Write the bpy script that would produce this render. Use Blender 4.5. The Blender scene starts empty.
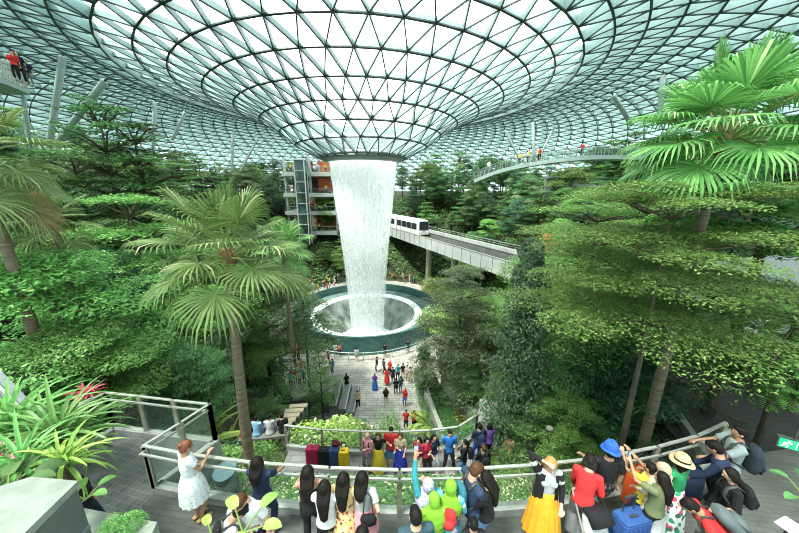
import bpy, bmesh, math, random
from mathutils import Vector, Matrix, Euler, noise as mnoise
PI=math.pi
F=300.0; PITCH=math.radians(14.0); CH=20.0   # focal length in pixels, pitch, camera height over the plaza
scn=bpy.context.scene; COL=scn.collection
def rnd(a,b): return random.uniform(a,b)
random.seed(7)

# ---------- pixel helpers : turn a measurement in the photo into a real position ----------
def at_d(px,py,d):
    k=math.tan(PITCH+math.atan((py-266.5)/F)); H=k*d
    z=d*math.cos(PITCH)+H*math.sin(PITCH)
    return Vector(((px-399.5)/F*z, d, CH-H))
def at_z(px,py,zz):
    k=math.tan(PITCH+math.atan((py-266.5)/F)); d=(CH-zz)/k
    return at_d(px,py,d)
def x_of(px,d,zz):
    return (px-399.5)/F*(d*math.cos(PITCH)+(CH-zz)*math.sin(PITCH))

# ---------- materials ----------
MATS={}
def mat(name,col,rough=.7,col2=None,scale=8.0,metal=0.0,bump=0.0,emit=0.0,detail=3.0,spec=0.4,stretch=None):
    if name in MATS: return MATS[name]
    m=bpy.data.materials.new(name); m.use_nodes=True; nt=m.node_tree; n=nt.nodes; b=n['Principled BSDF']
    b.inputs['Roughness'].default_value=rough; b.inputs['Metallic'].default_value=metal
    b.inputs['Specular IOR Level'].default_value=spec
    c=(*col,1)
    if col2 is None: col2=tuple(min(1,v*.8) for v in col)
    tc=n.new('ShaderNodeTexCoord'); mp=n.new('ShaderNodeMapping'); nz=n.new('ShaderNodeTexNoise')
    nz.inputs['Scale'].default_value=scale; nz.inputs['Detail'].default_value=detail
    if stretch: mp.inputs['Scale'].default_value=stretch
    rp=n.new('ShaderNodeValToRGB'); rp.color_ramp.elements[0].position=.35; rp.color_ramp.elements[1].position=.65
    rp.color_ramp.elements[0].color=c; rp.color_ramp.elements[1].color=(*col2,1)
    nt.links.new(tc.outputs['Object'],mp.inputs[0]); nt.links.new(mp.outputs[0],nz.inputs['Vector'])
    nt.links.new(nz.outputs['Fac'],rp.inputs['Fac']); nt.links.new(rp.outputs['Color'],b.inputs['Base Color'])
    if bump:
        bp=n.new('ShaderNodeBump'); bp.inputs['Strength'].default_value=bump; bp.inputs['Distance'].default_value=.02
        nt.links.new(nz.outputs['Fac'],bp.inputs['Height']); nt.links.new(bp.outputs[0],b.inputs['Normal'])
    if emit:
        nt.links.new(rp.outputs['Color'],b.inputs['Emission Color']); b.inputs['Emission Strength'].default_value=emit
    MATS[name]=m; return m
def leafmat(name,c1,c2,c3=None,trans=.35,rough=.5):
    if name in MATS: return MATS[name]
    m=bpy.data.materials.new(name); m.use_nodes=True; nt=m.node_tree; n=nt.nodes; b=n['Principled BSDF']
    out=n['Material Output']
    g=n.new('ShaderNodeNewGeometry'); rp=n.new('ShaderNodeValToRGB'); e=rp.color_ramp.elements
    e[0].position=0; e[0].color=(*c1,1); e[1].position=1; e[1].color=(*c2,1)
    if c3:
        x=e.new(.93); x.color=(*c2,1); e[-1].color=(*c3,1)
    nt.links.new(g.outputs['Random Per Island'],rp.inputs['Fac'])
    oi=n.new('ShaderNodeObjectInfo'); hs=n.new('ShaderNodeHueSaturation'); hs.inputs['Saturation'].default_value=.94
    mr=n.new('ShaderNodeMapRange'); mr.inputs['To Min'].default_value=.46; mr.inputs['To Max'].default_value=.515
    mv=n.new('ShaderNodeMapRange'); mv.inputs['To Min'].default_value=.75; mv.inputs['To Max'].default_value=1.6
    nt.links.new(oi.outputs['Random'],mr.inputs['Value']); nt.links.new(oi.outputs['Random'],mv.inputs['Value'])
    nt.links.new(mr.outputs[0],hs.inputs['Hue']); nt.links.new(mv.outputs[0],hs.inputs['Value'])
    nt.links.new(rp.outputs['Color'],hs.inputs['Color'])
    nt.links.new(hs.outputs[0],b.inputs['Base Color']); b.inputs['Roughness'].default_value=rough
    b.inputs['Specular IOR Level'].default_value=.35
    tr=n.new('ShaderNodeBsdfTranslucent'); mx=n.new('ShaderNodeMixShader'); mx.inputs[0].default_value=trans
    nt.links.new(hs.outputs[0],tr.inputs['Color']); nt.links.new(b.outputs[0],mx.inputs[1]); nt.links.new(tr.outputs[0],mx.inputs[2])
    nt.links.new(mx.outputs[0],out.inputs['Surface'])
    MATS[name]=m; return m
def glassmat(name,tint,haze,alpha):
    """thin pane: mostly clear, partly hazy"""
    if name in MATS: return MATS[name]
    m=bpy.data.materials.new(name); m.use_nodes=True; nt=m.node_tree; n=nt.nodes
    for x in list(n):
        if x.type!='OUTPUT_MATERIAL': n.remove(x)
    out=n['Material Output']
    t=n.new('ShaderNodeBsdfTransparent'); t.inputs[0].default_value=(*tint,1)
    d=n.new('ShaderNodeBsdfTranslucent'); d.inputs[0].default_value=(*haze,1)
    gl=n.new('ShaderNodeBsdfGlossy'); gl.inputs['Roughness'].default_value=.08
    m1=n.new('ShaderNodeMixShader'); m1.inputs[0].default_value=alpha
    m2=n.new('ShaderNodeMixShader'); m2.inputs[0].default_value=.05
    nt.links.new(t.outputs[0],m1.inputs[1]); nt.links.new(d.outputs[0],m1.inputs[2])
    nt.links.new(m1.outputs[0],m2.inputs[1]); nt.links.new(gl.outputs[0],m2.inputs[2]); nt.links.new(m2.outputs[0],out.inputs['Surface'])
    MATS[name]=m; return m

# ---------- mesh builder ----------
class MB:
    def __init__(s): s.v=[]; s.f=[]; s.mi=[]; s.smooth=False
    def quad(s,a,b,c,d,mi=0):
        k=len(s.v); s.v+=[a,b,c,d]; s.f.append((k,k+1,k+2,k+3)); s.mi.append(mi)
    def tri(s,a,b,c,mi=0):
        k=len(s.v); s.v+=[a,b,c]; s.f.append((k,k+1,k+2)); s.mi.append(mi)
    def box(s,c,size,rotz=0,mi=0,M=None):
        k=len(s.v); hx,hy,hz=size[0]/2,size[1]/2,size[2]/2; cs,sn=math.cos(rotz),math.sin(rotz)
        for dx,dy,dz in ((-1,-1,-1),(1,-1,-1),(1,1,-1),(-1,1,-1),(-1,-1,1),(1,-1,1),(1,1,1),(-1,1,1)):
            x,y,z=dx*hx,dy*hy,dz*hz
            if M is not None:
                p=M@Vector((x,y,z)); s.v.append((c[0]+p.x,c[1]+p.y,c[2]+p.z))
            else: s.v.append((c[0]+x*cs-y*sn,c[1]+x*sn+y*cs,c[2]+z))
        for q in ((3,2,1,0),(4,5,6,7),(0,1,5,4),(1,2,6,5),(2,3,7,6),(3,0,4,7)):
            s.f.append(tuple(k+i for i in q)); s.mi.append(mi)
    def bar(s,a,b,w,h,mi=0,up=Vector((0,0,1))):
        a=Vector(a); b=Vector(b); t=(b-a)
        if t.length<1e-6: return
        t.normalize(); sd=t.cross(up)
        if sd.length<1e-4: sd=t.cross(Vector((1,0,0)))
        sd.normalize(); u=sd.cross(t); k=len(s.v)
        for p in (a,b):
            for x,y in ((-1,-1),(1,-1),(1,1),(-1,1)):
                s.v.append(tuple(p+sd*(x*w/2)+u*(y*h/2)))
        for q in ((0,1,5,4),(1,2,6,5),(2,3,7,6),(3,0,4,7),(3,2,1,0),(4,5,6,7)):
            s.f.append(tuple(k+i for i in q)); s.mi.append(mi)
    def tube(s,pts,rads,n=8,mi=0,cap=True,flat=None):
        """tapered tube through pts; rads may be numbers or (rx,ry)"""
        pts=[Vector(p) for p in pts]; k0=len(s.v); m=len(pts); pu=None
        for i,p in enumerate(pts):
            t=(pts[min(i+1,m-1)]-pts[max(i-1,0)]); t=t.normalized() if t.length>1e-9 else Vector((0,0,1))
            if flat is not None: ref=Vector(flat)
            else: ref=pu if pu is not None else (Vector((0,1,0)) if abs(t.y)<.9 else Vector((1,0,0)))
            u=ref-t*ref.dot(t)
            if u.length<1e-5: u=Vector((1,0,0))-t*t.x
            u.normalize(); w=t.cross(u); pu=u
            r=rads[i]; rx,ry=(r,r) if not isinstance(r,tuple) else r
            for j in range(n):
                a=2*PI*j/n; q=p+w*(math.cos(a)*rx)+u*(math.sin(a)*ry); s.v.append(tuple(q))
        for i in range(m-1):
            for j in range(n):
                j2=(j+1)%n; s.f.append((k0+i*n+j,k0+i*n+j2,k0+(i+1)*n+j2,k0+(i+1)*n+j)); s.mi.append(mi)
        if cap:
            s.f.append(tuple(k0+j for j in range(n-1,-1,-1))); s.mi.append(mi)
            s.f.append(tuple(k0+(m-1)*n+j for j in range(n))); s.mi.append(mi)
    def lathe(s,prof,c=(0,0),n=48,mi=0,a0=0,a1=2*PI,wob=None):
        k0=len(s.v); full=abs(a1-a0-2*PI)<1e-6; nn=n if full else n+1
        for i,(r,z) in enumerate(prof):
            for j in range(nn):
                a=a0+(a1-a0)*j/n; rr=r*(1+(wob(a,z) if wob else 0)); s.v.append((c[0]+rr*math.cos(a),c[1]+rr*math.sin(a),z))
        for i in range(len(prof)-1):
            for j in range(n):
                j2=(j+1)%nn; s.f.append((k0+i*nn+j,k0+i*nn+j2,k0+(i+1)*nn+j2,k0+(i+1)*nn+j)); s.mi.append(mi)
    def sphere(s,c,r,nu=12,nv=8,mi=0,M=None):
        k0=len(s.v); rr=r if isinstance(r,tuple) else (r,r,r)
        for i in range(nv+1):
            ph=PI*i/nv
            for j in range(nu):
                a=2*PI*j/nu; p=Vector((rr[0]*math.sin(ph)*math.cos(a),rr[1]*math.sin(ph)*math.sin(a),-rr[2]*math.cos(ph)))
                if M is not None: p=M@p
                s.v.append((c[0]+p.x,c[1]+p.y,c[2]+p.z))
        for i in range(nv):
            for j in range(nu):
                j2=(j+1)%nu
                if i==0: q=(k0+j2,k0+nu+j,k0+nu+j2) if False else (k0+j,k0+nu+j2,k0+nu+j)[::-1]
                elif i==nv-1: q=(k0+i*nu+j,k0+i*nu+j2,k0+(i+1)*nu+j)
                else: q=(k0+i*nu+j,k0+i*nu+j2,k0+(i+1)*nu+j2,k0+(i+1)*nu+j)
                s.f.append(q); s.mi.append(mi)
    def prism(s,poly,z0,z1,mi=0):
        k=len(s.v); n=len(poly)
        for z in (z0,z1):
            for p in poly: s.v.append((p[0],p[1],z))
        s.f.append(tuple(k+i for i in range(n-1,-1,-1))); s.mi.append(mi)
        s.f.append(tuple(k+n+i for i in range(n))); s.mi.append(mi)
        for i in range(n):
            j=(i+1)%n; s.f.append((k+i,k+j,k+n+j,k+n+i)); s.mi.append(mi)
    def mesh(s,name,mats):
        me=bpy.data.meshes.new(name); me.from_pydata([tuple(v) for v in s.v],[],s.f)
        if not isinstance(mats,(list,tuple)): mats=[mats]
        for m in mats: me.materials.append(m)
        if len(mats)>1: me.polygons.foreach_set('material_index',s.mi)
        if s.smooth: me.polygons.foreach_set('use_smooth',[True]*len(me.polygons))
        me.update(); return me
    def build(s,name,mats,parent=None,loc=None):
        o=bpy.data.objects.new(name,s.mesh(name,mats)); COL.objects.link(o)
        if parent is not None: o.parent=parent
        if loc is not None: o.location=loc
        return o
def tag(o,label=None,cat=None,group=None,kind=None):
    if label: o['label']=label
    if cat: o['category']=cat
    if group: o['group']=group
    if kind: o['kind']=kind
    return o
def empty(name,loc=(0,0,0),rz=0,label=None,cat=None,group=None):
    o=bpy.data.objects.new(name,None); COL.objects.link(o); o.location=loc; o.rotation_euler=(0,0,rz); o.empty_display_size=.2
    return tag(o,label,cat,group)
def struct(o,label,cat='structure'):
    return tag(o,label,cat,None,'structure')
KIDS={}
def kids_of(o):
    return [c for c in o.children]
def copy_tree(o,parent=None,kids=None):
    c=o.copy(); COL.objects.link(c)
    if parent is not None: c.parent=parent
    for ch in (kids if kids is not None else kids_of(o)): 
        copy_tree(ch,c)
    return c

# ---------- camera, world, sun ----------
cam=bpy.data.cameras.new('camera'); co=bpy.data.objects.new('camera',cam); COL.objects.link(co); scn.camera=co
co.location=(0,0,CH); co.rotation_euler=(PI/2-PITCH,0,0)
cam.sensor_fit='HORIZONTAL'; cam.sensor_width=36; cam.lens=36*F/799; cam.clip_start=.05; cam.clip_end=600
w=bpy.data.worlds.new('world'); scn.world=w; w.use_nodes=True
nt=w.node_tree; bg=nt.nodes['Background']
tc=nt.nodes.new('ShaderNodeTexCoord'); nz=nt.nodes.new('ShaderNodeTexNoise'); nz.inputs['Scale'].default_value=1.6; nz.inputs['Detail'].default_value=4
rp=nt.nodes.new('ShaderNodeValToRGB'); rp.color_ramp.elements[0].color=(.86,.92,.97,1); rp.color_ramp.elements[1].color=(1,1,1,1)
rp.color_ramp.elements[0].position=.35; rp.color_ramp.elements[1].position=.6
nt.links.new(tc.outputs['Generated'],nz.inputs['Vector']); nt.links.new(nz.outputs['Fac'],rp.inputs['Fac']); nt.links.new(rp.outputs['Color'],bg.inputs['Color'])
bg.inputs['Strength'].default_value=2.1
sun=bpy.data.lights.new('sun','SUN'); so=bpy.data.objects.new('sun',sun); COL.objects.link(so)
sun.energy=10.0; sun.angle=math.radians(9); sun.color=(1,.97,.88)
so.rotation_euler=(math.radians(14),math.radians(-20),0); so.location=(0,0,60)
scn.view_settings.view_transform='Standard'; scn.view_settings.look='None'; scn.view_settings.exposure=0.6; scn.view_settings.gamma=1.0
cy=scn.cycles; cy.max_bounces=6; cy.diffuse_bounces=3; cy.glossy_bounces=2; cy.transmission_bounces=4; cy.transparent_max_bounces=24
cy.filter_width=1.0; cy.use_denoising=True; cy.sample_clamp_indirect=4.0; cy.use_adaptive_sampling=True; cy.adaptive_threshold=.02
cy.caustics_reflective=False; cy.caustics_refractive=False
# ---------- people ----------
def fuse(mb,voxel,smooth=2,name='m',mats=None,fac=.5):
    """closed overlapping shapes -> one continuous skin"""
    me=mb.mesh(name+'_raw',mats or []) if mats else mb.mesh(name+'_raw',MATS['skin_a'])
    o=bpy.data.objects.new('tmp',me); COL.objects.link(o)
    r=o.modifiers.new('r','REMESH'); r.mode='VOXEL'; r.voxel_size=voxel; r.use_smooth_shade=True
    if smooth: s=o.modifiers.new('s','SMOOTH'); s.iterations=smooth; s.factor=fac
    dg=bpy.context.evaluated_depsgraph_get(); out=bpy.data.meshes.new_from_object(o.evaluated_get(dg))
    bpy.data.objects.remove(o); bpy.data.meshes.remove(me); out.name=name
    return out
def mobj(name,me,m,parent):
    me.materials.clear(); me.materials.append(m)
    o=bpy.data.objects.new(name,me); COL.objects.link(o); o.parent=parent; return o
def spotmat(name,base,spots,scale=14,thr=.42):
    if name in MATS: return MATS[name]
    m=bpy.data.materials.new(name); m.use_nodes=True; nt=m.node_tree; n=nt.nodes; b=n['Principled BSDF']; b.inputs['Roughness'].default_value=.8
    tc=n.new('ShaderNodeTexCoord'); v=n.new('ShaderNodeTexVoronoi'); v.inputs['Scale'].default_value=scale
    r1=n.new('ShaderNodeValToRGB'); r1.color_ramp.interpolation='CONSTANT'; r1.color_ramp.elements[0].position=0; r1.color_ramp.elements[1].position=thr
    r2=n.new('ShaderNodeValToRGB'); r2.color_ramp.interpolation='CONSTANT'
    for i,c in enumerate(spots):
        e=r2.color_ramp.elements[i] if i<2 else r2.color_ramp.elements.new(i/len(spots)); e.position=i/len(spots); e.color=(*c,1)
    sp=n.new('ShaderNodeSeparateColor'); mx=n.new('ShaderNodeMix'); mx.data_type='RGBA'
    L=nt.links.new; L(tc.outputs['Object'],v.inputs['Vector']); L(v.outputs['Distance'],r1.inputs[0]); L(v.outputs['Color'],sp.inputs[0]); L(sp.outputs[0],r2.inputs[0])
    mx.inputs[7].default_value=(*base,1); L(r1.outputs['Color'],mx.inputs[0]); L(r2.outputs['Color'],mx.inputs[6]); L(mx.outputs[2],b.inputs['Base Color'])
    MATS[name]=m; return m
SK={'a':mat('skin_a',(.62,.38,.26),.55,(.55,.32,.22),scale=6),'b':mat('skin_b',(.45,.25,.16),.55,(.39,.21,.13),scale=6),'c':mat('skin_c',(.28,.15,.09),.55,(.24,.12,.07),scale=6)}
def cl(name,c,k=.82): return mat('cloth_'+name,c,.85,tuple(v*k for v in c),scale=9,bump=.25)
HAIRC={'black':mat('hair_black',(.006,.005,.0045),.6,(.014,.011,.009),scale=20,stretch=(6,6,1),spec=.15),'brown':mat('hair_brown',(.10,.045,.02),.4,(.06,.03,.015),scale=20,stretch=(6,6,1),spec=.15),'auburn':mat('hair_auburn',(.22,.07,.03),.4,(.13,.04,.02),scale=20),'blond':mat('hair_blond',(.50,.25,.09),.4,(.38,.17,.05),scale=20,stretch=(6,6,1),spec=.15)}
def ik(S,T,a,b,hint):
    d=T-S; L=d.length
    if L>a+b-.005: T=S+d.normalized()*(a+b-.005); d=T-S; L=d.length
    x=(a*a-b*b+L*L)/(2*L); hgt=math.sqrt(max(0,a*a-x*x)); u=d.normalized(); h=Vector(hint); h=h-u*h.dot(u)
    if h.length<1e-4: h=Vector((0,-1,0))
    return S+u*x+h.normalized()*hgt, T
ARM={'down':(.26,.02,.78),'front':(.16,.22,1.0),'phone':(.06,.30,1.24),'chest':(.04,.20,1.20),'rail':(.20,.42,1.08),'hair':(.10,.06,1.66),'up':(.16,.28,1.98),'photo':(.10,.42,1.55),'hip':(.24,-.02,1.0),'fwd':(.20,.46,1.12),'pull':(.30,-.20,.80),'back':(.12,-.16,.95),'side':(.42,.10,.95),'knee':(.14,.38,.62),'low':(.18,.30,.72)}
def person(label,x,y,z,rz,h=1.65,skin='a',hair=('long','black'),top=None,bottom=None,arms=('down','down'),lean=0,nod=0,turn=0,stance='stand',shoes=(.05,.05,.05),lod=0,female=True,name='person',cat='person',group=None,extra=None,skirt=None,lift=0.0):
    """top=(color mat, sleeve 0..1, hem z); bottom=(mat, leg end 0..1) ; skirt=(mat, top z, hem z, hem radius, pleats)"""
    s=h/1.70; root=empty(name,(x,y,z),math.radians(rz),label,cat,group)
    vx=(.0115,.017,.03)[lod]; sm=SK[skin]; wsh=.165 if female else .195; hw=.085; wd=.92 if female else 1.0
    pz=.93+lift
    R=Matrix.Rotation(-math.radians(lean),3,'X')
    def up(p): p=Vector(p)+Vector((0,0,lift)); P=Vector((0,0,pz)); return P+R@(p-P)
    hr=Matrix.Rotation(math.radians(turn),3,'Z')@Matrix.Rotation(-math.radians(nod),3,'X')
    neck=up((0,.0,1.50)); RH=R@hr
    def hd(p): return neck+RH@(Vector(p)-Vector((0,0,1.50)))
    B=MB()
    TP=[(.84,.12,.10),(.93,.155,.118),(1.05,.125,.095),(1.2,.142*wd+.004,.108),(1.34,.16*wd,.10),(1.41,.135*wd,.085),(1.455,.075,.062),(1.54,.052,.055)]
    B.tube([up((0,(.0 if zz<1.3 else -.01),zz)) for zz,_,_ in TP],[(a,b) for _,a,b in TP],14,flat=(0,1,0))
    if female: 
        for sx in (-1,1): B.sphere(up((sx*.065,.075,1.27)),(.06,.05,.055),10,8)
    # head
    def hsph(c,r): B.sphere(hd(c),r,14,10,M=RH)
    hsph((0,.005,1.60),(.076,.094,.105)); hsph((0,.035,1.545),(.052,.055,.052)); B.tube([hd((0,.085,1.605)),hd((0,.112,1.575)),hd((0,.085,1.565))],[.008,.017,.012],8)
    for sx in (-1,1): hsph((sx*.079,0,1.59),(.012,.02,.03)); 
    # limbs
    J={}
    for sx,side in ((-1,0),(1,1)):
        S=up((sx*wsh,-.01,1.405)); t=arms[side]; 
        if isinstance(t,str): t=ARM[t]
        T=Vector((sx*t[0],t[1],t[2]+lift))
        if t[2]>.9 or lean>12: T=up((sx*t[0],t[1],t[2])) if t[2]>.85 and lean<40 else T
        E,T=ik(S,T,.275,.25,(sx*.5,-.5,-.8)); J[side]=(S,E,T)
        B.sphere(S+Vector((0,0,-.012)),.052*wd,10,8)
        B.tube([up((sx*.09,-.01,1.40)),S,S.lerp(E,.5),E,E.lerp(T,.35),T],[.045,.047*wd,.042*wd,.034*wd,.036*wd,.024],10)
        dv_=(T-E).normalized(); ref=Vector((0,0,1)) if abs(dv_.z)<.8 else Vector((0,1,0)); sd=dv_.cross(ref).normalized(); pn=sd.cross(dv_).normalized()
        if dv_.z<-.7: sd,pn=Vector((0,1,0)),Vector((sx,0,0))
        if lod==2: B.tube([T,T+dv_*.09,T+dv_*.16],[(.034,.02),(.036,.02),(.02,.012)],6)
        else:
            P=T+dv_*.085; B.tube([T-dv_*.01,T+dv_*.03,P],[.023,.030,.030],8); 
            for q in (-1,0,1): B.tube([T+sd*q*.012,P+sd*q*.022],[.015,.014],6)
            for fi,(o_,ln) in enumerate(((-.031,.058),(-.0105,.07),(.0105,.074),(.031,.064))):
                b0=P+sd*o_-dv_*.012; k1=b0+dv_*ln*.55-pn*.004+sd*o_*.12; k2=k1+dv_*ln*.38-pn*ln*.32; B.tube([b0,k1,k2],[.0105,.0095,.008],6)
            th=T+dv_*.03-sd*.022; B.tube([th,th+(dv_*.6-sd*.8)*.035-pn*.006,th+(dv_*.95-sd*.55)*.062-pn*.012],[.013,.011,.009],6)
    F={}
    if stance=='stand': ft={0:(-.10,.0),1:(.10,.03)}
    elif stance=='walk': ft={0:(-.09,.24),1:(.09,-.22)}
    elif stance=='wide': ft={0:(-.19,.02),1:(.17,.0)}
    elif stance=='close': ft={0:(-.065,0),1:(.065,.02)}
    elif stance=='sit': ft={0:(-.13,.44),1:(.13,.48)}
    else: ft=stance
    for sx,side in ((-1,0),(1,1)):
        Hp=Vector((sx*hw,0,pz-.04)); fx,fy=ft[side]; A=Vector((fx,fy,.085)); K,A=ik(Hp,A,.43,.42,(sx*.1,1,.1))
        A.z=max(A.z,.075); F[side]=(Hp,K,A)
        B.tube([Hp+Vector((-sx*.01,0,.04)),Hp.lerp(K,.3),Hp.lerp(K,.7),K,K.lerp(A,.3),K.lerp(A,.75),A+Vector((0,0,-.02))],[.082,.082,.062,.051,.054,.037,.034],10)
        B.tube([A+Vector((0,-.055,-.045)),A+Vector((0,0,-.035)),A+Vector((sx*.01,.09,-.052)),A+Vector((sx*.012,.16,-.062))],[(.030,.032),(.036,.045),(.042,.028),(.03,.015)],8,flat=(0,0,1))
    me=fuse(B,vx,2,'body'); mobj('body',me,sm,root)
    # clothes
    cv=(.016,.02,.034)[lod]
    if top:
        tm,sl,hem=top[:3]; T=MB(); of=.016 if lod<2 else .022
        pr=[(zz,a+of,b+of) for zz,a,b in TP if zz>hem+.03 and zz<1.47]
        pr=[(hem,(.165 if hem<1.0 else .14)*(1.02)+of,(.125 if hem<1.0 else .105)+of)]+pr
        if len(top)>3 and top[3]=='strap': pr=[p for p in pr if p[0]<1.36]
        T.tube([up((0,0,p[0])) for p in pr],[(p[1],p[2]) for p in pr],16,flat=(0,1,0))
        if female:
            for sx in (-1,1): T.sphere(up((sx*.065,.078,1.27)),(.068,.058,.062),10,8)
        if not(len(top)>3 and top[3]=='strap'):
            for side in (0,1):
                S,E,Tt=J[side]; sx=-1 if side==0 else 1
                q=[up((sx*.07,-.01,1.40)),S]; r_=[.06,.064*wd+.006]
                if sl<=.5: q.append(S.lerp(E,max(.12,sl*2))); r_.append(.064)
                else: q+= [S.lerp(E,.6),E,E.lerp(Tt,(sl-.5)*2)]; r_+=[.056,.05,.040]
                T.tube(q,r_,10)
        mobj('top',fuse(T,cv,2,'top'),tm,root)
        if len(top)>3 and top[3]=='strap':
            q=MB()
            for sx in (-1,1): q.tube([up((sx*.075,.11,1.33)),up((sx*.085,.04,1.455)),up((sx*.085,-.06,1.44)),up((sx*.06,-.125,1.33))],[.011]*4,6)
            mobj('shoulder_straps',q.mesh('st',tm),tm,root)
    if bottom:
        bm_,le=bottom[:2]; loose=bottom[2] if len(bottom)>2 else 0; T=MB()
        T.tube([up((0,0,1.04)),Vector((0,0,pz)),Vector((0,0,pz-.1))],[(.142,.112),(.172,.134),(.13,.11)],14,flat=(0,1,0))
        for side in (0,1):
            Hp,K,A=F[side]; sx=-1 if side==0 else 1; pts=[Hp+Vector((-sx*.01,0,.03)),Hp.lerp(K,.35)]; rr=[.098,.096]
            if le>.5: pts+=[Hp.lerp(K,.7),K,K.lerp(A,.4),K.lerp(A,(le-.5)*2*.97)]; rr+=[.077+loose*.4,.064+loose*.7,.064+loose,.047+loose*1.3]
            else: pts.append(Hp.lerp(K,le*2)); rr.append(.088+loose)
            T.tube(pts,rr,12)
        mobj('trousers' if le>.5 else 'shorts',fuse(T,cv,2,'trousers'),bm_,root)
    if skirt:
        km,zt,zh,rh,pl=skirt; T=MB(); T.smooth=True; zt+=lift
        fx=(F[0][2].x+F[1][2].x)/2; fy=(F[0][2].y+F[1][2].y)/2; n=72; k=0; N=10
        for i in range(N+1):
            f=i/N; zz=zt+(zh-zt)*f; a=.15+(.195-.15)*min(1,f*3)+(max(rh,.2)-.195)*f**1.1; b=a*(.80+.12*min(1,f*2))
            c=up((0,0,zt-lift)) if i==0 else Vector((fx*f,fy*f,0))
            cy_=c.y if i==0 else (up((0,0,zt-lift)).y*(1-f)+fy*f)
            for j in range(n):
                an=2*PI*j/n; w=1+ (pl*f*math.sin(an*14+.6*math.sin(an*3)))
                T.v.append((fx*f+a*w*math.cos(an),cy_+b*w*math.sin(an),zz))
        for i in range(N):
            for j in range(n): j2=(j+1)%n; T.f.append((i*n+j,i*n+j2,(i+1)*n+j2,(i+1)*n+j)[::-1]); T.mi.append(0)
        T.f.append(tuple(range(n))); T.mi.append(0)
        mobj('skirt',T.mesh('skirt',km),km,root)
    # shoes
    if shoes and lod<2:
        shm=cl('shoe_%02d%02d%02d'%tuple(int(v*99) for v in shoes),shoes)
        for side in (0,1):
            A=F[side][2]; sx=-1 if side==0 else 1; q=MB()
            q.tube([A+Vector((0,-.07,-.052)),A+Vector((0,0,-.045)),A+Vector((sx*.01,.09,-.056)),A+Vector((sx*.012,.175,-.066))],[(.036,.034),(.042,.046),(.048,.032),(.032,.018)],10,flat=(0,0,1)); q.smooth=True
            mobj('shoe',q.mesh('shoe',shm),shm,root)
    # hair / head cover
    st,hc=hair[:2]; T=MB(); nm='hair'
    hm=HAIRC[hc] if isinstance(hc,str) else hc
    def hs(c,r): T.sphere(hd(c),r,16,12,M=RH)
    if st in('short','long','bob','bun','curly'):
        hs((0,-.014,1.622),(.087,.098,.100)); hs((0,-.03,1.59),(.084,.082,.09))
        if st=='short': hs((0,.045,1.672),(.062,.05,.04))
        if st=='curly': 
            for i in range(14): a=i*2.4; hs((.06*math.cos(a),-.02+.07*math.sin(a),1.66-.006*i),(.04,.04,.035))
        if st in('long','bob'):
            zl=1.30 if st=='long' else 1.49
            if len(hair)>2: zl=hair[2]
            for sx in (-1,0,1): 
                T.tube([hd((sx*.055,-.02,1.66)),hd((sx*.068,-.045,1.56)),up((sx*.06,-.125,1.44)) if st=='long' else hd((sx*.07,-.05,1.50)),up((sx*.035,-.145,zl)) if st=='long' else hd((sx*.068,-.045,zl)) ],[.035,.047,.045,.026 if st=='long' else .04],10)
            for sx in (-1,1): T.tube([hd((sx*.05,.03,1.675)),hd((sx*.082,.015,1.60)),hd((sx*.082,0,1.52 if st=='long' else zl+.02))],[.02,.022,.02],8)
            if st=='long': T.tube([up((0,-.12,1.46)),up((0,-.15,zl+.03)),up((0,-.145,zl-.04))],[(.085,.035),(.06,.03),(.02,.015)],12,flat=(0,1,0))
        if st=='bun': hs((0,-.10,1.66),(.048,.045,.045))
    elif st=='ponytail':
        hs((0,-.014,1.622),(.085,.096,.098)); T.tube([hd((0,-.10,1.66)),hd((0,-.155,1.60)),hd((0,-.14,1.48)),hd((0,-.13,1.36))],[.025,.034,.03,.012],10)
    elif st=='hijab':
        nm='headscarf'; hs((0,-.020,1.612),(.094,.100,.112)); hs((0,-.028,1.56),(.088,.085,.09))
        T.tube([hd((0,-.01,1.545)),up((0,-.012,1.475)),up((0,-.012,1.42)),up((0,-.012,1.31)),up((0,-.015,1.19))],[(.078,.080),(.085,.088),(.16,.125),(.205,.155),(.20,.16)],18,flat=(0,1,0))
    if T.v: mobj(nm,fuse(T,(.013,.016,.028)[lod],2,nm),hm,root)
    if lod<1:
        for sx in (-1,1): q=MB(); q.sphere(hd((sx*.032,.082,1.608)),(.012,.008,.007),8,6,M=RH); mobj('eye',q.mesh('eye',M_eye),M_eye,root)
        q=MB(); q.sphere(hd((0,.086,1.542)),(.024,.007,.007),8,6,M=RH); mobj('mouth',q.mesh('mouth',M_lip),M_lip,root)
    root.scale=(s,s,s)
    root['_j']=[list(J[0][2]),list(J[1][2])]
    INFO[root.name]=dict(J=J,F=F,up=up,hd=hd,RH=RH,R=R,s=s,root=root)
    del root['_j']
    return root
INFO={}
M_eye=mat('eye_dark',(.02,.015,.012),.2); M_lip=mat('lip',(.42,.12,.10),.5)
def wpt(root,p):
    """local point of a person to world"""
    M=Matrix.Translation(root.location)@Matrix.Rotation(root.rotation_euler.z,4,'Z')@Matrix.Scale(root.scale[0],4)
    return M@Vector(p)
def child_world(r,root):   # give a carried thing the transform of its bearer
    r.location=root.location; r.rotation_euler=root.rotation_euler; r.scale=root.scale
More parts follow.
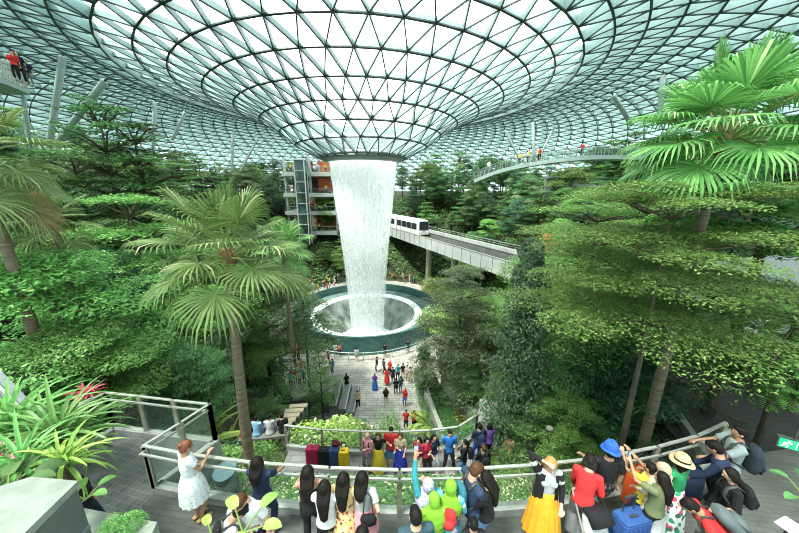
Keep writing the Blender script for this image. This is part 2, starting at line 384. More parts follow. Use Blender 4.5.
def backpack(root,m,label,w=.30,hh=.44,d=.17,zt=1.42,yo=-.13):
    I=INFO[root.name]; up=I['up']; R=I['R']; r=empty('backpack',(0,0,0),0,label,'backpack'); child_world(r,root)
    T=MB(); c=up((0,yo-d/2,zt-hh/2)); 
    T.tube([up((0,yo-d/2,zt-hh)),up((0,yo-d/2-.01,zt-hh*.75)),up((0,yo-d/2,zt-hh*.2)),up((0,yo-d*.45,zt))],[(w*.44,d*.42),(w*.52,d*.55),(w*.48,d*.5),(w*.32,d*.3)],18,flat=(0,1,0))
    mobj('bag_body',fuse(T,.02,1,'bag'),m,r)
    T=MB(); T.tube([up((0,yo-d*1.0,zt-hh*.95)),up((0,yo-d*1.08,zt-hh*.7)),up((0,yo-d*1.0,zt-hh*.45))],[(w*.34,.035),(w*.38,.05),(w*.32,.03)],14,flat=(0,1,0)); T.smooth=True; mobj('front_pocket',T.mesh('p',m),m,r)
    for sx in (-1,1): 
        q=MB(); q.smooth=True; q.tube([up((sx*.08,yo-.0,zt-.03)),up((sx*.095,-.02,1.475)),up((sx*.10,.09,1.40)),up((sx*.115,.135,1.27)),up((sx*.14,.06,1.10)),up((sx*.12,yo,zt-hh+.06))],[(.028,.012)]*6,8); mobj('strap',q.mesh('s',M_dark),M_dark,r)
    return r
def hat(root,m,label,rad=.21,brim=.012,crown=.10,tilt=0,name='sun_hat',band=None):
    I=INFO[root.name]; hd=I['hd']; RH=I['RH']; r=empty(name,(0,0,0),0,label,'hat'); child_world(r,root)
    def lathe(prof):
        q=MB(); q.smooth=True; n=28
        for (a,zz) in prof:
            for j in range(n):
                an=2*PI*j/n; q.v.append(tuple(hd((a*math.cos(an),-.01+a*math.sin(an)*1.05,1.665+zz+ .02*(a/rad)**2*math.sin(an*2)))))
        for i in range(len(prof)-1):
            for j in range(n): j2=(j+1)%n; q.f.append((i*n+j,i*n+j2,(i+1)*n+j2,(i+1)*n+j)); q.mi.append(0)
        return q
    mobj('brim',lathe([(.09,.0),(rad,-.02),(rad,-.03),(.09,-.012)]).mesh('b',m),m,r)
    mobj('crown',lathe([(.105,-.01),(.10,crown*.6),(.08,crown),(.01,crown+.012)]).mesh('c',m),m,r)
    if band: mobj('hat_band',lathe([(.108,-.005),(.107,.03)]).mesh('d',band),band,r)
    return r
def phone(root,side,label):
    I=INFO[root.name]; T=I['J'][side][2]; E=I['J'][side][1]; d=(T-E).normalized(); p=wpt(root,T+d*.11+Vector((0,0,.03)))
    r=empty('mobile_phone',p,root.rotation_euler.z,label,'phone'); m=MB(); m.box((0,0,0),(.075,.010,.15)); m.build('case',M_dark,r); m=MB(); m.box((0,-.007,0),(.066,.004,.135)); m.build('screen',mat('screen',(.25,.35,.45),.1,emit=.6),r); return r
def handbag(x,y,z,rz,m,label,w=.30,d=.12,hh=.22,strap=.25):
    r=empty('handbag',(x,y,z),rz,label,'bag'); T=MB(); T.smooth=True; T.tube([(0,0,0),(0,0,hh*.5),(0,0,hh)],[(w*.5,d*.5),(w*.52,d*.52),(w*.42,d*.2)],16,flat=(0,1,0)); T.build('bag_body',m,r)
    q=MB(); q.tube([(-w*.32,0,hh),(-w*.2,0,hh+strap*.8),(0,0,hh+strap),(w*.2,0,hh+strap*.8),(w*.32,0,hh)],[.010]*5,6); q.build('strap',M_dark,r); return r
def suitcase(x,y,z,rz,m,label,w=.46,d=.28,hh=.68,group=None,tilt=0,soft=False):
    r=empty('suitcase',(x,y,z),rz,label,'suitcase',group); r.rotation_euler=(tilt,0,rz)
    T=MB(); b=.035
    pol=[(-w/2+b,-d/2),(w/2-b,-d/2),(w/2,-d/2+b),(w/2,d/2-b),(w/2-b,d/2),(-w/2+b,d/2),(-w/2,d/2-b),(-w/2,-d/2+b)]
    T.prism(pol,.06,.06+hh); T.prism([(a*.93,c*.93) for a,c in pol],.06+hh,.09+hh)
    T.build('shell',m,r)
    T=MB()
    for i in range(5): T.box((-w*.34+i*w*.17,-d/2-.006,.06+hh/2),(.03,.014,hh*.86))
    T.build('ribs' ,m,r) if not soft else T.build('front_panel',m,r)
    for sx in (-1,1):
        for sy in (-1,1): q=MB(); q.tube([(sx*(w/2-.05)-.012,sy*(d/2-.05),.03),(sx*(w/2-.05)+.012,sy*(d/2-.05),.03)],[.03,.03],10); q.build('wheel',M_dark,r)
    q=MB(); q.bar((-w*.2,d*.3,hh+.09),(-w*.2,d*.3,hh+.36),.014,.014); q.bar((w*.2,d*.3,hh+.09),(w*.2,d*.3,hh+.36),.014,.014); q.bar((-w*.22,d*.3,hh+.37),(w*.22,d*.3,hh+.37),.03,.03); q.build('pull_handle',M_dark,r)
    q=MB(); q.bar((-.07,-.02,hh+.11),(.07,-.02,hh+.11),.03,.02); q.build('grip',M_dark,r)
    return r
M_rail=mat('rail_steel',(.40,.41,.37),.4,(.33,.34,.30),metal=.3)
M_dark=mat('dark_metal',(.05,.055,.05),.5)
DZ=14.3; LZ=10.0
def sp(px,py,zf,h): # floor point of somebody of height h whose head top shows at px,py
    p=at_z(px,py,zf+h); return p.x,p.y
def P(label,px,py,h,rz,zf=None,dx=0,dy=0,**k):
    zf=DZ if zf is None else zf
    x,y=sp(px,py,zf,h); return person(label,x+dx,y+dy,zf+.006,rz,h,**k)
BLK=cl('black',(.008,.008,.010)); WHT=cl('white',(.70,.72,.70)); NAVY=cl('navy',(.012,.024,.062)); GREY=cl('grey',(.20,.21,.21)); LGREY=cl('lightgrey',(.46,.48,.47)); JEAN=cl('jeans',(.10,.20,.36)); RED=cl('red',(.62,.03,.03)); OLIVE=cl('olive',(.16,.19,.09)); BEIGE=cl('beige',(.55,.43,.28)); ORG=cl('orange',(.80,.36,.02)); YEL=cl('yellow',(.78,.58,.05)); TEAL=cl('teal',(.03,.27,.30)); LIME=cl('lime',(.20,.44,.03)); PINK=cl('pink',(.80,.33,.38)); BLUE=cl('blue',(.03,.13,.48)); PURP=cl('purple',(.14,.06,.30)); DTEAL=cl('darkteal',(.03,.07,.09)); GRN=cl('green',(.02,.28,.10)); ROYAL=cl('royal',(.03,.05,.45)); MAR=cl('maroon',(.25,.02,.05))
LACE=spotmat('lace',(.74,.78,.78),[(.55,.62,.64),(.80,.82,.82),(.42,.50,.55)],30,.35)
FLOR=spotmat('floral_warm',(.75,.52,.25),[(.55,.08,.04),(.80,.55,.10),(.15,.08,.04),(.85,.75,.5)],16,.45)
FLG=spotmat('floral_green',(.70,.74,.70),[(.03,.30,.15),(.65,.06,.10),(.75,.78,.74),(.04,.12,.08)],11,.55)
STRP=spotmat('patterned_blue',(.12,.40,.52),[(.75,.78,.8),(.05,.12,.25),(.3,.5,.1),(.12,.4,.52)],10,.5)
GRF=spotmat('grey_print',(.5,.52,.5),[(.3,.3,.3),(.6,.6,.58),(.45,.45,.45)],30,.3)
LILAC=spotmat('lilac_print',(.42,.40,.62),[(.62,.62,.78),(.22,.2,.42),(.7,.7,.75)],22,.4)
CAMO=spotmat('floral_dark',(.3,.24,.18),[(.6,.5,.2),(.05,.05,.05),(.5,.1,.08)],22,.45)
# --- near deck
a=P('woman in a pale lace dress with auburn hair, at the lookout platform corner',183,443,1.66,-35,skin='b',hair=('bun','auburn'),skirt=(LACE,1.05,.52,.25,.04),top=(LACE,.22,.95),arms=('front','phone'),nod=18,shoes=(.5,.3,.15),stance='close')
a=P('person in a navy shirt with long black hair standing behind the man in white',257,458,1.62,-5,skin='b',hair=('long','black'),top=(NAVY,.35,.92),bottom=(NAVY,.97),arms=('rail','rail'))
a=P('man in a plain white tee with brown hair, looking down at his phone',247,482,1.72,170,female=False,skin='a',hair=('short','brown'),top=(WHT,.35,.88),bottom=(BLK,.97,.01),arms=('down','chest'),nod=38,lean=10)
a=P('man in a light grey tee bending forward with a black sling bag, bottom left',212,504,1.60,-60,dx=.1,dy=-.1,female=False,skin='b',hair=('short','black'),top=(LGREY,.35,.88),bottom=(BLK,.97),arms=('phone','phone'),nod=40,lean=22)
backpack(a,BLK,'black sling backpack on the bending man in the light grey tee',w=.24,hh=.36,d=.1)
a=P('woman in a black spaghetti top with very long hair, leftmost of four at the rail',307,467,1.66,8,skin='b',hair=('long','black',1.18),top=(BLK,0,.98,'strap'),bottom=(BLK,.97),arms=('rail','down'),female=True)
a=P('woman in a loose white blouse with long black hair, second of four at the rail',324,482,1.60,0,skin='a',hair=('long','black',1.12),top=(WHT,.35,.90),bottom=(BLK,.97),arms=('rail','rail'))
a=P('woman in a yellow and red flowered dress, third of four at the rail',343,474,1.64,-4,skin='b',hair=('long','black',1.16),top=(FLOR,.12,.95),skirt=(FLOR,1.05,.55,.27,.05),arms=('rail','down'))
hb=spotmat('dummy',(.5,.1,.1),[(.6,.2,.1),(.2,.02,.02)],20,.4)
x,y=sp(330,512,DZ,.9); handbag(x+.12,y-.05,DZ+.62,.2,cl('brownred',(.28,.05,.04)),'dark red handbag hanging between the white blouse and the flowered dress',w=.26)
a=P('woman in a grey off-shoulder top and pink skirt, rightmost of four at the rail',362,473,1.64,-12,skin='a',hair=('long','black',1.32),top=(LGREY,.3,1.05),skirt=(PINK,1.06,.56,.24,.03),arms=('rail','hip'),shoes=(.75,.75,.75))
I_=a; q=wpt(a,(.13,-.14,.92)); handbag(q.x,q.y,q.z,a.rotation_euler.z+.2,BLK,'small black shoulder bag against the pink skirt',w=.24,hh=.15,strap=.42)
a=P('woman in teal with a lilac patterned headscarf, raising a phone over the rail',428,478,1.58,8,skin='b',hair=('hijab',LILAC),top=(TEAL,.97,.80),skirt=(LIME,1.05,.15,.28,.04),arms=('up','phone'),nod=-10)
phone(a,0,'dark mobile phone held up high over the rail')
a=P('woman with a lime green headscarf and patterned blue clothes at the rail',443,481,1.60,-14,dx=.12,skin='b',hair=('hijab',LIME),top=(STRP,.97,.78),skirt=(STRP,1.05,.12,.28,.04),arms=('down','front'))
backpack(a,RED,'bright red backpack on the woman with the lime green headscarf',w=.24,hh=.30,d=.12,zt=1.36)
q=wpt(a,(-.05,-.42,0)); suitcase(q.x,q.y,DZ,.15,STRP,'pale patterned case standing behind the lime green headscarf',w=.34,d=.22,hh=.5)
a=P('large lime green cloak over a woman between the lilac and lime scarves',432,496,1.50,5,dx=.04,skin='b',hair=('hijab',LIME),top=(LIME,.9,.6),skirt=(LIME,1.05,.2,.30,.04),arms=('front','front'),nod=20)
a['label']='woman wrapped in lime green cloth, just behind the lilac headscarf'
a=P('man in a dark teal jacket with black hair, cropped at the bottom centre',416,512,1.66,10,female=False,hair=('short','black'),top=(DTEAL,.95,.86),bottom=(BLK,.97),arms=('front','front'),nod=15)
a=P('person with black hair cropped at the bottom edge, left of the dark teal jacket',362,528,1.55,0,hair=('bob','black'),top=(DTEAL,.9,.86),bottom=(BLK,.97))
a=P('tall man in a dark denim jacket with a teal backpack at the rail',474,465,1.74,-70,female=False,skin='a',hair=('short','brown'),top=(cl('denim',(.022,.045,.09)),.97,.84),bottom=(cl('jeansd',(.05,.09,.17)),.97,.005),arms=('phone','phone'),nod=30)
backpack(a,cl('bagteal',(.03,.16,.20)),'dark teal backpack on the tall man in denim',w=.28,hh=.42,d=.15)
a=P('woman in a black top and blue jeans leaning towards the tall man in denim',489,474,1.64,55,skin='a',hair=('long','black',1.2),top=(BLK,.9,.90),bottom=(JEAN,.97),arms=('phone','chest'),nod=25)
a=P('small person in black with dark hair in front of the couple, bottom edge',474,520,1.25,0,skin='b',hair=('short','black'),top=(BLK,.9,.8),bottom=(BLK,.97))
a=P('woman with ginger hair in an orange pleated skirt and open black cardigan',551,458,1.66,172,skin='a',hair=('long','blond',1.38),top=(LGREY,.3,.98),skirt=(ORG,1.08,.22,.30,.07),arms=('front','hair'),nod=15,shoes=(.7,.7,.72))
# open cardigan
def cardigan(root,m,zh=.55):
    I=INFO[root.name]; up=I['up']; T=MB(); T.smooth=True; n=22; rows=[(1.43,.15,.105),(1.36,.185,.125),(1.2,.175,.135),(1.0,.19,.15),(.8,.21,.17),(zh,.22,.18)]
    for (zz,a_,b_) in rows:
        for j in range(n+1):
            an=math.radians(118)+math.radians(304)*j/n; p=up((a_*math.cos(an),b_*math.sin(an)-.01,zz)) if zz>.95 else Vector((a_*math.cos(an),b_*math.sin(an)-.01,zz)); T.v.append(tuple(p))
    for i in range(len(rows)-1):
        for j in range(n): k=i*(n+1)+j; T.f.append((k,k+1,k+n+2,k+n+1)); T.mi.append(0)
    T2=MB(); T2.smooth=True
    mobj('cardigan',T.mesh('cardigan',m),m,root)
    for side in (0,1):
        S,E,W_=I['J'][side]; q=MB(); q.smooth=True; q.tube([S+Vector((0,0,.01)),S.lerp(E,.5),E,E.lerp(W_,.8)],[.074,.058,.048,.038],12); mobj('sleeve',q.mesh('sleeve',m),m,root)
cardigan(a,BLK,.50)
a=P('woman in a red jacket and wide grey trousers with a black bob',590,462,1.62,-40,skin='a',hair=('bob','black'),top=(RED,.95,.86),bottom=(GREY,.96,.045),arms=('low','front'),nod=28,lean=12)
q=wpt(a,(-.10,.48,0)); handbag(q.x,q.y,DZ+.45,.3,BLK,'black handbag held by the woman in the red jacket',w=.34,hh=.24,strap=.2)
# stroller / trolley with white print bag
def stroller(x,y,z,rz,label):
    r=empty('stroller',(x,y,z),rz,label,'stroller')
    for sx in (-1,1):
        for sy in (-1,1):
            q=MB(); q.tube([(sx*.2-.02,sy*.25,.09),(sx*.2+.02,sy*.25,.09)],[.09,.09],16); q.build('wheel',M_dark,r)
    q=MB()
    for sx in (-1,1): q.tube([(sx*.2,-.25,.1),(sx*.2,.05,.5),(sx*.2,.35,1.0)],[.014]*3,8); q.tube([(sx*.2,.25,.1),(sx*.2,.0,.55)],[.014]*2,8)
    q.tube([(-.2,.35,1.0),(.2,.35,1.0)],[.018]*2,8); q.build('frame',M_rail,r)
    q=MB(); q.smooth=True; q.tube([(0,-.12,.3),(0,-.02,.42),(0,.1,.75)],[(.19,.12),(.21,.16),(.19,.09)],14,flat=(0,1,0)); q.build('seat',GRF,r)
    q=MB(); q.smooth=True; q.tube([(0,-.1,.74),(0,.02,.84),(0,.14,.86)],[(.20,.12),(.2,.1),(.19,.06)],14,flat=(0,0,1)); q.build('hood',BLK,r)
    return r
x,y=sp(600,512,DZ,.9); stroller(x,y,DZ,.25,'black and white stroller at the bottom, in front of the red jacket')
a=P('person in a black tee and blue bucket hat looking over the rail',611,446,1.66,-6,female=False,skin='b',hair=('short','black'),top=(BLK,.4,.86),bottom=(cl('khaki',(.22,.22,.18)),.97,.01),arms=('rail','down'))
hat(a,cl('hatblue',(.03,.12,.50)),'bright blue wide-brimmed hat on the person in black at the rail',rad=.145,crown=.11,name='bucket_hat')
# right cluster
a=P('woman with long black hair in an olive top, photographing over the rail',664,474,1.55,25,skin='b',hair=('long','black',1.22),top=(OLIVE,.35,.9),bottom=(BLK,.97),arms=('photo','photo'),nod=5)
phone(a,0,'mobile phone held out by the woman in the olive top')
a=P('person in a yellow shirt holding a phone up beside the orange suitcase',652,464,1.48,20,skin='b',hair=('short','black'),top=(YEL,.35,.85),bottom=(NAVY,.97),arms=('photo','photo'))
a=P('woman in a beige headscarf at the rail, left of the straw hat',664,464,1.58,15,skin='a',hair=('hijab',BEIGE),top=(cl('cream',(.62,.56,.42)),.95,.8),skirt=(WHT,1.05,.2,.26,.05),arms=('front','front'))
a=P('woman in a green cape over a red and white flowered dress, in a straw hat',676,458,1.58,18,dx=.1,skin='a',hair=('bob','black'),top=(GRN,.6,1.05),skirt=(FLG,1.1,.15,.30,.05),arms=('rail','front'))
hat(a,mat('straw',(.66,.48,.26),.8,(.55,.38,.2),scale=30),'natural straw sun hat with a dark band',rad=.165,band=BLK)
a=P('tall man in a navy sweater and black trousers leaning on the rail end',740,450,1.74,40,female=False,skin='b',hair=('short','black'),top=(NAVY,.95,.86),bottom=(BLK,.97,.01),arms=('rail','rail'),lean=20,nod=12,stance='wide')
a=P('man in a grey tee facing left at the end of the railing',733,428,1.74,62,female=False,skin='b',hair=('short','black'),top=(cl('greytee',(.32,.38,.38)),.4,.86),bottom=(BLK,.97),arms=('rail','rail'),dx=.15)
backpack(a,cl('bagblack',(.02,.03,.04)),'large black backpack with grey straps on the man in the grey tee',w=.32,hh=.46,d=.2)
a=P('woman in black with dark blue shorts and long hair, right of the navy sweater',742,472,1.58,65,skin='a',hair=('long','black',1.25),top=(BLK,.5,.95),bottom=(cl('shortblue',(.03,.05,.20)),.30,.02),arms=('front','down'),shoes=(.8,.8,.8),lean=8,nod=12,stance='walk')
backpack(a,BLK,'soft black bag on the back of the woman in dark blue shorts',w=.26,hh=.34,d=.14)
a=P('man in a bright red sweater bending over, bottom right',712,496,1.62,70,dx=.35,dy=-.05,female=False,skin='b',hair=('short','black'),top=(RED,.95,.88),bottom=(BLK,.97),arms=('front','fwd'),lean=50,nod=5)
backpack(a,cl('baggrey',(.10,.13,.13)),'dark grey backpack on the man in the red sweater',w=.32,hh=.42,d=.2)
x,y=sp(640,470,DZ,.75); suitcase(x,y,DZ,.5,cl('caseorange',(.80,.10,.02)),'bright orange red suitcase near the rail, right of the blue hat',w=.42,hh=.6)
x,y=sp(633,514,DZ,.8); suitcase(x,y,DZ,.2,cl('caseblue',(.03,.09,.28)),'big soft blue suitcase at the bottom, below the orange one',w=.52,hh=.68,soft=True)
x,y=sp(700,452,DZ,1.2); r=person
b=empty('backpack',(x,y,DZ+.02),.5,'stuffed dark navy backpack standing against the rail, left of the navy sweater','backpack')
T=MB(); T.tube([(0,0,.05),(0,0,.3),(0,0,.65),(0,0,.85)],[(.2,.14),(.24,.18),(.22,.16),(.12,.09)],16,flat=(0,1,0)); mobj('bag_body',fuse(T,.025,1,'bag'),NAVY,b); T=MB(); T.tube([(-.1,.14,.75),(0,.2,.95),(.1,.14,.75)],[.015]*3,6); mobj('strap',T.mesh('s',M_dark),M_dark,b)
b.location.z+=.0
# crouching / seated person behind the stone planter, only an arm shows
a=P('person in dark clothes half hidden behind the stone planter, one pale arm showing',78,478,1.25,-70,skin='a',hair=('short','black'),top=(BLK,.3,.85),bottom=(NAVY,.97),arms=('down','side'))
# --- lower path
def Q(label,px,py,h,rz,**k): return P(label,px,py,h,rz,zf=LZ,lod=1,**k)
a=Q('woman in a pink headscarf and long pink top on the lower path',303+8,0,1.6,0) if False else None
a=Q('person in a pink headscarf with a dark backpack, left of the yellow skirt',367,434,1.62,160,hair=('hijab',PINK),top=(PINK,.95,.75),bottom=(GREY,.97),arms=('chest','down'))
backpack(a,DTEAL,'dark backpack on the pink-clad person on the lower path',w=.28,hh=.36,d=.15)
a=Q('woman in a black top and long yellow skirt on the lower path',378,434,1.62,180,hair=('long','brown',1.3),top=(BLK,.4,.98),skirt=(YEL,1.06,.12,.30,.06),arms=('hip','hip'))
a=Q('man in a red tee and blue shorts on the lower path',391,428,1.76,175,female=False,hair=('short','black'),top=(RED,.4,.86),bottom=(cl('shblue',(.06,.14,.28)),.42,.02),arms=('front','chest'))
a=Q('woman in beige with a long royal blue skirt beside the man in red',400,434,1.62,178,hair=('long','brown',1.3),top=(BEIGE,.35,.98),skirt=(ROYAL,1.06,.12,.28,.06),arms=('front','chest'))
a=Q('woman in beige trousers on the lower path, left of the crimson top',419,438,1.60,150,hair=('long','black',1.25),top=(MAR,.5,.95),bottom=(BEIGE,.97,.02),arms=('chest','chest'))
a=Q('person in a crimson top and black trousers on the lower path',427,438,1.62,195,hair=('bob','black'),top=(cl('crimson',(.42,.02,.05)),.6,.9),bottom=(BLK,.97),arms=('chest','down'))
a=Q('woman in a navy top and pale cropped trousers on the lower path',434,435,1.64,205,hair=('long','black',1.3),top=(NAVY,.5,.92),bottom=(LGREY,.85,.01),arms=('down','front'),stance='walk')
a=Q('man in a bright blue tee and black trousers against the railing of the lower path',450,431,1.70,180,female=False,hair=('short','black'),top=(cl('brightblue',(.02,.16,.52)),.45,.84),bottom=(BLK,.95),arms=('down','down'),stance='wide',shoes=(.6,.1,.2))
a=Q('woman in a black jacket and jeans walking left on the lower path',465,440,1.66,70,hair=('ponytail','black'),top=(BLK,.95,.88),bottom=(JEAN,.97),arms=('front','pull'),stance='walk')
backpack(a,BLK,'black backpack on the woman in the black jacket and jeans',w=.28,hh=.4,d=.17)
a=Q('man in a navy jacket with his back turned on the ramp of the lower path',480,424,1.74,10,female=False,hair=('short','black'),top=(NAVY,.95,.84),bottom=(BLUE,.97),arms=('front','front'))
backpack(a,NAVY,'dark navy backpack on the man on the ramp',w=.30,hh=.44,d=.2)
a=Q('woman in a purple jacket and dark trousers at the railing end of the lower path',490,424,1.64,0,hair=('bob','black'),top=(PURP,.95,.86),bottom=(BLK,.97),arms=('down','rail'))
a=Q('person with a large black backpack behind the tall man in denim',484,446,1.66,10,female=False,hair=('short','brown'),top=(BLK,.9,.86),bottom=(GREY,.97),arms=('front','front'))
backpack(a,BLK,'large black backpack right above the couple at the rail',w=.32,hh=.46,d=.2)
a=Q('small person in an orange top behind the pale planter wall',510,437,1.2,170,hair=('short','black'),skin='b',top=(cl('peach',(.75,.3,.15)),.5,.8),bottom=(GREY,.97))
for px,c,n_,w_,hh in ((314,cl('casemaroon',(.30,.01,.05)),'maroon suitcase, leftmost of the four on the lower path',.50,.68),(325,BLK,'black suitcase, second of the four on the lower path',.50,.60),(335,cl('casenavy',(.03,.06,.17)),'dark navy suitcase, third of the four on the lower path',.40,.62),(344,cl('caseyellow',(.82,.55,.02)),'yellow suitcase, rightmost of the four on the lower path',.38,.55)):
    p=at_z(px,464,LZ); suitcase(p.x,p.y,LZ,0,c,n_,w=w_,hh=hh)
p=at_z(337,461,LZ); handbag(p.x,p.y-.02,LZ+.74,0,MAR,'dark red bag lying on top of the navy suitcase',w=.3,strap=.12)
# seated group at the left, by the garden stair
m=MB(); p=at_z(266,443,LZ)
b=empty('stone_bench',(p.x,p.y,LZ-.0),.15,'low stone bench under the seated visitors, left of the suitcases','bench')
m.box((0,0,.40),(1.9,.45,.1)); m.build('seat',mat('bench_stone',(.16,.16,.14),.8),b)
for sx in (-1,1): m=MB(); m.box((sx*.8,0,.17),(.3,.38,.35)); m.build('bench_leg',mat('bench_stone',(.16,.16,.14),.8),b)
for k_,(dx_,c,bt,lab) in enumerate(((-.8,MAR,BLK,'seated visitor in dark red at the left end of the stone bench'),(-.3,cl('skyblue',(.22,.42,.62)),JEAN,'seated visitor in a sky blue shirt on the stone bench'),(.2,LGREY,GREY,'seated visitor in a pale grey shirt on the stone bench'),(.72,BLK,BLK,'seated visitor in black at the right end of the stone bench'))):
    person(lab,p.x+dx_,p.y+.0+dx_*.15,LZ,-20+15*k_,1.66,hair=('short','black'),top=(c,.45,.88),bottom=(bt,.95),arms=('knee','knee'),stance='sit',lod=1,lift=-.40,lean=8)
# --- plaza and crowds (small in the photo)
random.seed(21)
def far(label,px,py,rz,tc,bc,h=1.92,hair=('short','black'),zf=0.0,group=None,**k):
    p=at_z(px,py,zf)  # py = feet
    return person(label,p.x,p.y,zf+.015,rz,h,top=(tc,k.pop('sl',.5),.88),bottom=(bc,.97) if 'skirt' not in k else None,hair=hair,lod=2,shoes=None,group=group,**k)
FAR=[(347,390,20,BLK,BLK,'lone visitor in black on the plaza above the stone steps',dict(hair=('hijab',BLK),skirt=(BLK,1.05,.1,.26,.03))),
(375,390,0,PURP,BLUE,'visitor in a purple top and blue skirt, left of the plaza crowd',dict(hair=('hijab',PURP),skirt=(BLUE,1.05,.1,.28,.04))),
(377,372,90,BLK,PURP,'visitor in dark clothes walking left on the plaza',dict()),
(384,374,-60,DTEAL,BLK,'striding visitor in dark teal on the plaza',dict(stance='walk')),
(387,385,180,RED,RED,'visitor all in red in the plaza crowd',dict(hair=('hijab',RED),skirt=(RED,1.05,.3,.26,.04))),
(390,376,150,RED,BLK,'visitor in a red scarf behind the all-red visitor',dict(hair=('hijab',RED))),
(393,383,190,NAVY,BLK,'visitor in navy in the middle of the plaza crowd',dict()),
(396,395,10,BLK,BLK,'visitor in black nearest in the plaza crowd',dict()),
(398,380,170,TEAL,BLK,'visitor in teal in the plaza crowd',dict()),
(401,393,30,DTEAL,JEAN,'visitor in dark teal and jeans in the plaza crowd',dict()),
(403,379,0,BLK,BEIGE,'visitor in black and beige at the right of the plaza crowd',dict()),
(407,381,200,WHT,GREY,'visitor in a white top at the right of the plaza crowd',dict()),
(410,383,180,BEIGE,BEIGE,'visitor in beige, rightmost of the plaza crowd',dict()),
(405,406,150,RED,BLUE,'visitor in red and blue pushing a pram near the hedge',dict(hair=('hijab',RED))),
(406,429,175,RED,BLK,'left of the pair in red beside the hedge',dict(hair=('short','black'))),
(414,430,185,RED,BLK,'right of the pair in red beside the hedge',dict(hair=('long','black'))),
(358,408,200,BEIGE,BLK,'visitor in beige sitting down beside the long stone steps',dict()),
(386,405,10,BLK,BEIGE,'visitor with long hair near the slim tall shrub',dict(hair=('long','brown'))),
(333,374,60,JEAN,NAVY,'visitor in blue left of the plaza centre',dict()),
(340,357,0,RED,BLK,'visitor in red at the pool railing',dict()),
(336,357,20,WHT,BLK,'visitor in white beside the red one at the pool railing',dict()),
(357,362,0,LGREY,BEIGE,'visitor in pale grey walking along the pool railing',dict()),
(385,357,0,BLK,BLK,'visitor in black at the pool railing, right of the waterfall',dict()),
(408,353,0,NAVY,BLK,'visitor in navy at the right end of the pool railing',dict()),
(329,366,-60,MAR,GREY,'visitor in dark red between trees left of the plaza',dict())]
for px,py,rz,tc,bc,lab,k in FAR: far(lab,px,py,rz,tc,bc,**k)
# crowd prototypes copied
CP=[]
for i,(tc,bc,hr,nm) in enumerate(((RED,BLK,('short','black'),'red'),(WHT,JEAN,('long','black'),'white'),(NAVY,GREY,('short','black'),'navy'),(PINK,WHT,('hijab',PINK),'pink'),(YEL,BLK,('short','brown'),'yellow'),(BLK,BLK,('long','black'),'black'),(TEAL,NAVY,('short','black'),'teal'),(LGREY,BEIGE,('bob','black'),'grey'))):
    o=person('x',0,-200,0,0,1.66,top=(tc,.5,.88),bottom=(bc,.97),hair=hr,lod=2,shoes=None,arms=('down','front')); CP.append([o,list(o.children),nm,False])
def crowd(x,y,z,rz,where,group,i=None):
    c=CP[i if i is not None else random.randrange(len(CP))]
    if not c[3]: o=c[0]; c[3]=True
    else: o=copy_tree(c[0],None,c[1])
    s=rnd(1.05,1.2); o.location=(x,y,z); o.rotation_euler=(0,0,rz); o.scale=(s*1.66/1.7,)*3
    tag(o,'distant visitor in a '+c[2]+' top '+where,'person','visitors in '+c[2]+' tops '+where); return o
random.seed(31)
def crowds():
    for i in range(34):
        px=rnd(268,306); p=at_z(px,rnd(343,390),0); crowd(p.x,p.y,.02,rnd(0,6.3),'among the trees left of the plaza','a')
    for i in range(55):
        px=rnd(277,342); yy=292-(px-277)*.12+rnd(-6,6); p=at_z(px,yy,0); crowd(p.x,p.y,.02,rnd(0,6.3),'behind the pool left of the waterfall','b')
    for i in range(8):
        p=at_z(rnd(388,420),rnd(277,284),0); crowd(p.x,p.y,.02,rnd(0,6.3),'behind the pool right of the waterfall','b')
# ---------- toroidal glass gridshell ----------
AX=(-5.3,46.0)
prof=[(5.95,4.95,27),(7.4,5.75,27),(9.0,6.5,27),(10.9,7.9,27),(13.1,9.25,54),(15.8,10.45,54),(18.7,11.55,54),(21.5,12.53,54),(24.4,13.35,54),(27.3,14.05,54)]
prof=[(5.95,4.95,27),(9.0,6.5,27),(10.9,7.9,27),(13.1,9.25,54),(15.8,10.45,54),(18.7,11.55,54),(21.5,12.53,54),(23.9,13.25,54),(26.3,13.85,54)]
R=28.6
def roof_h(R): return 14.75-max(0,(R-34.5))**2/130.0 - (0 if R>34.5 else (34.5-R)**2/90.)
while R<91:
    prof.append((R,roof_h(R),108)); s=2.35; R+=s
prof.append((R,-14,108)); prof.append((R+.6,-20,108))
rings=[]
for i,(R,h,N) in enumerate(prof):
    off=(0.5 if (i%2) else 0.0)
    if i and prof[i-1][2]!=N: off=None
    rings.append([R,h,N,off])
# normals of the profile (towards the room)
nrm=[]
for i in range(len(rings)):
    a=rings[max(0,i-1)]; b=rings[min(len(rings)-1,i+1)]
    t=Vector((b[0]-a[0],b[1]-a[1])).normalized(); nrm.append(Vector((t.y,-t.x)))
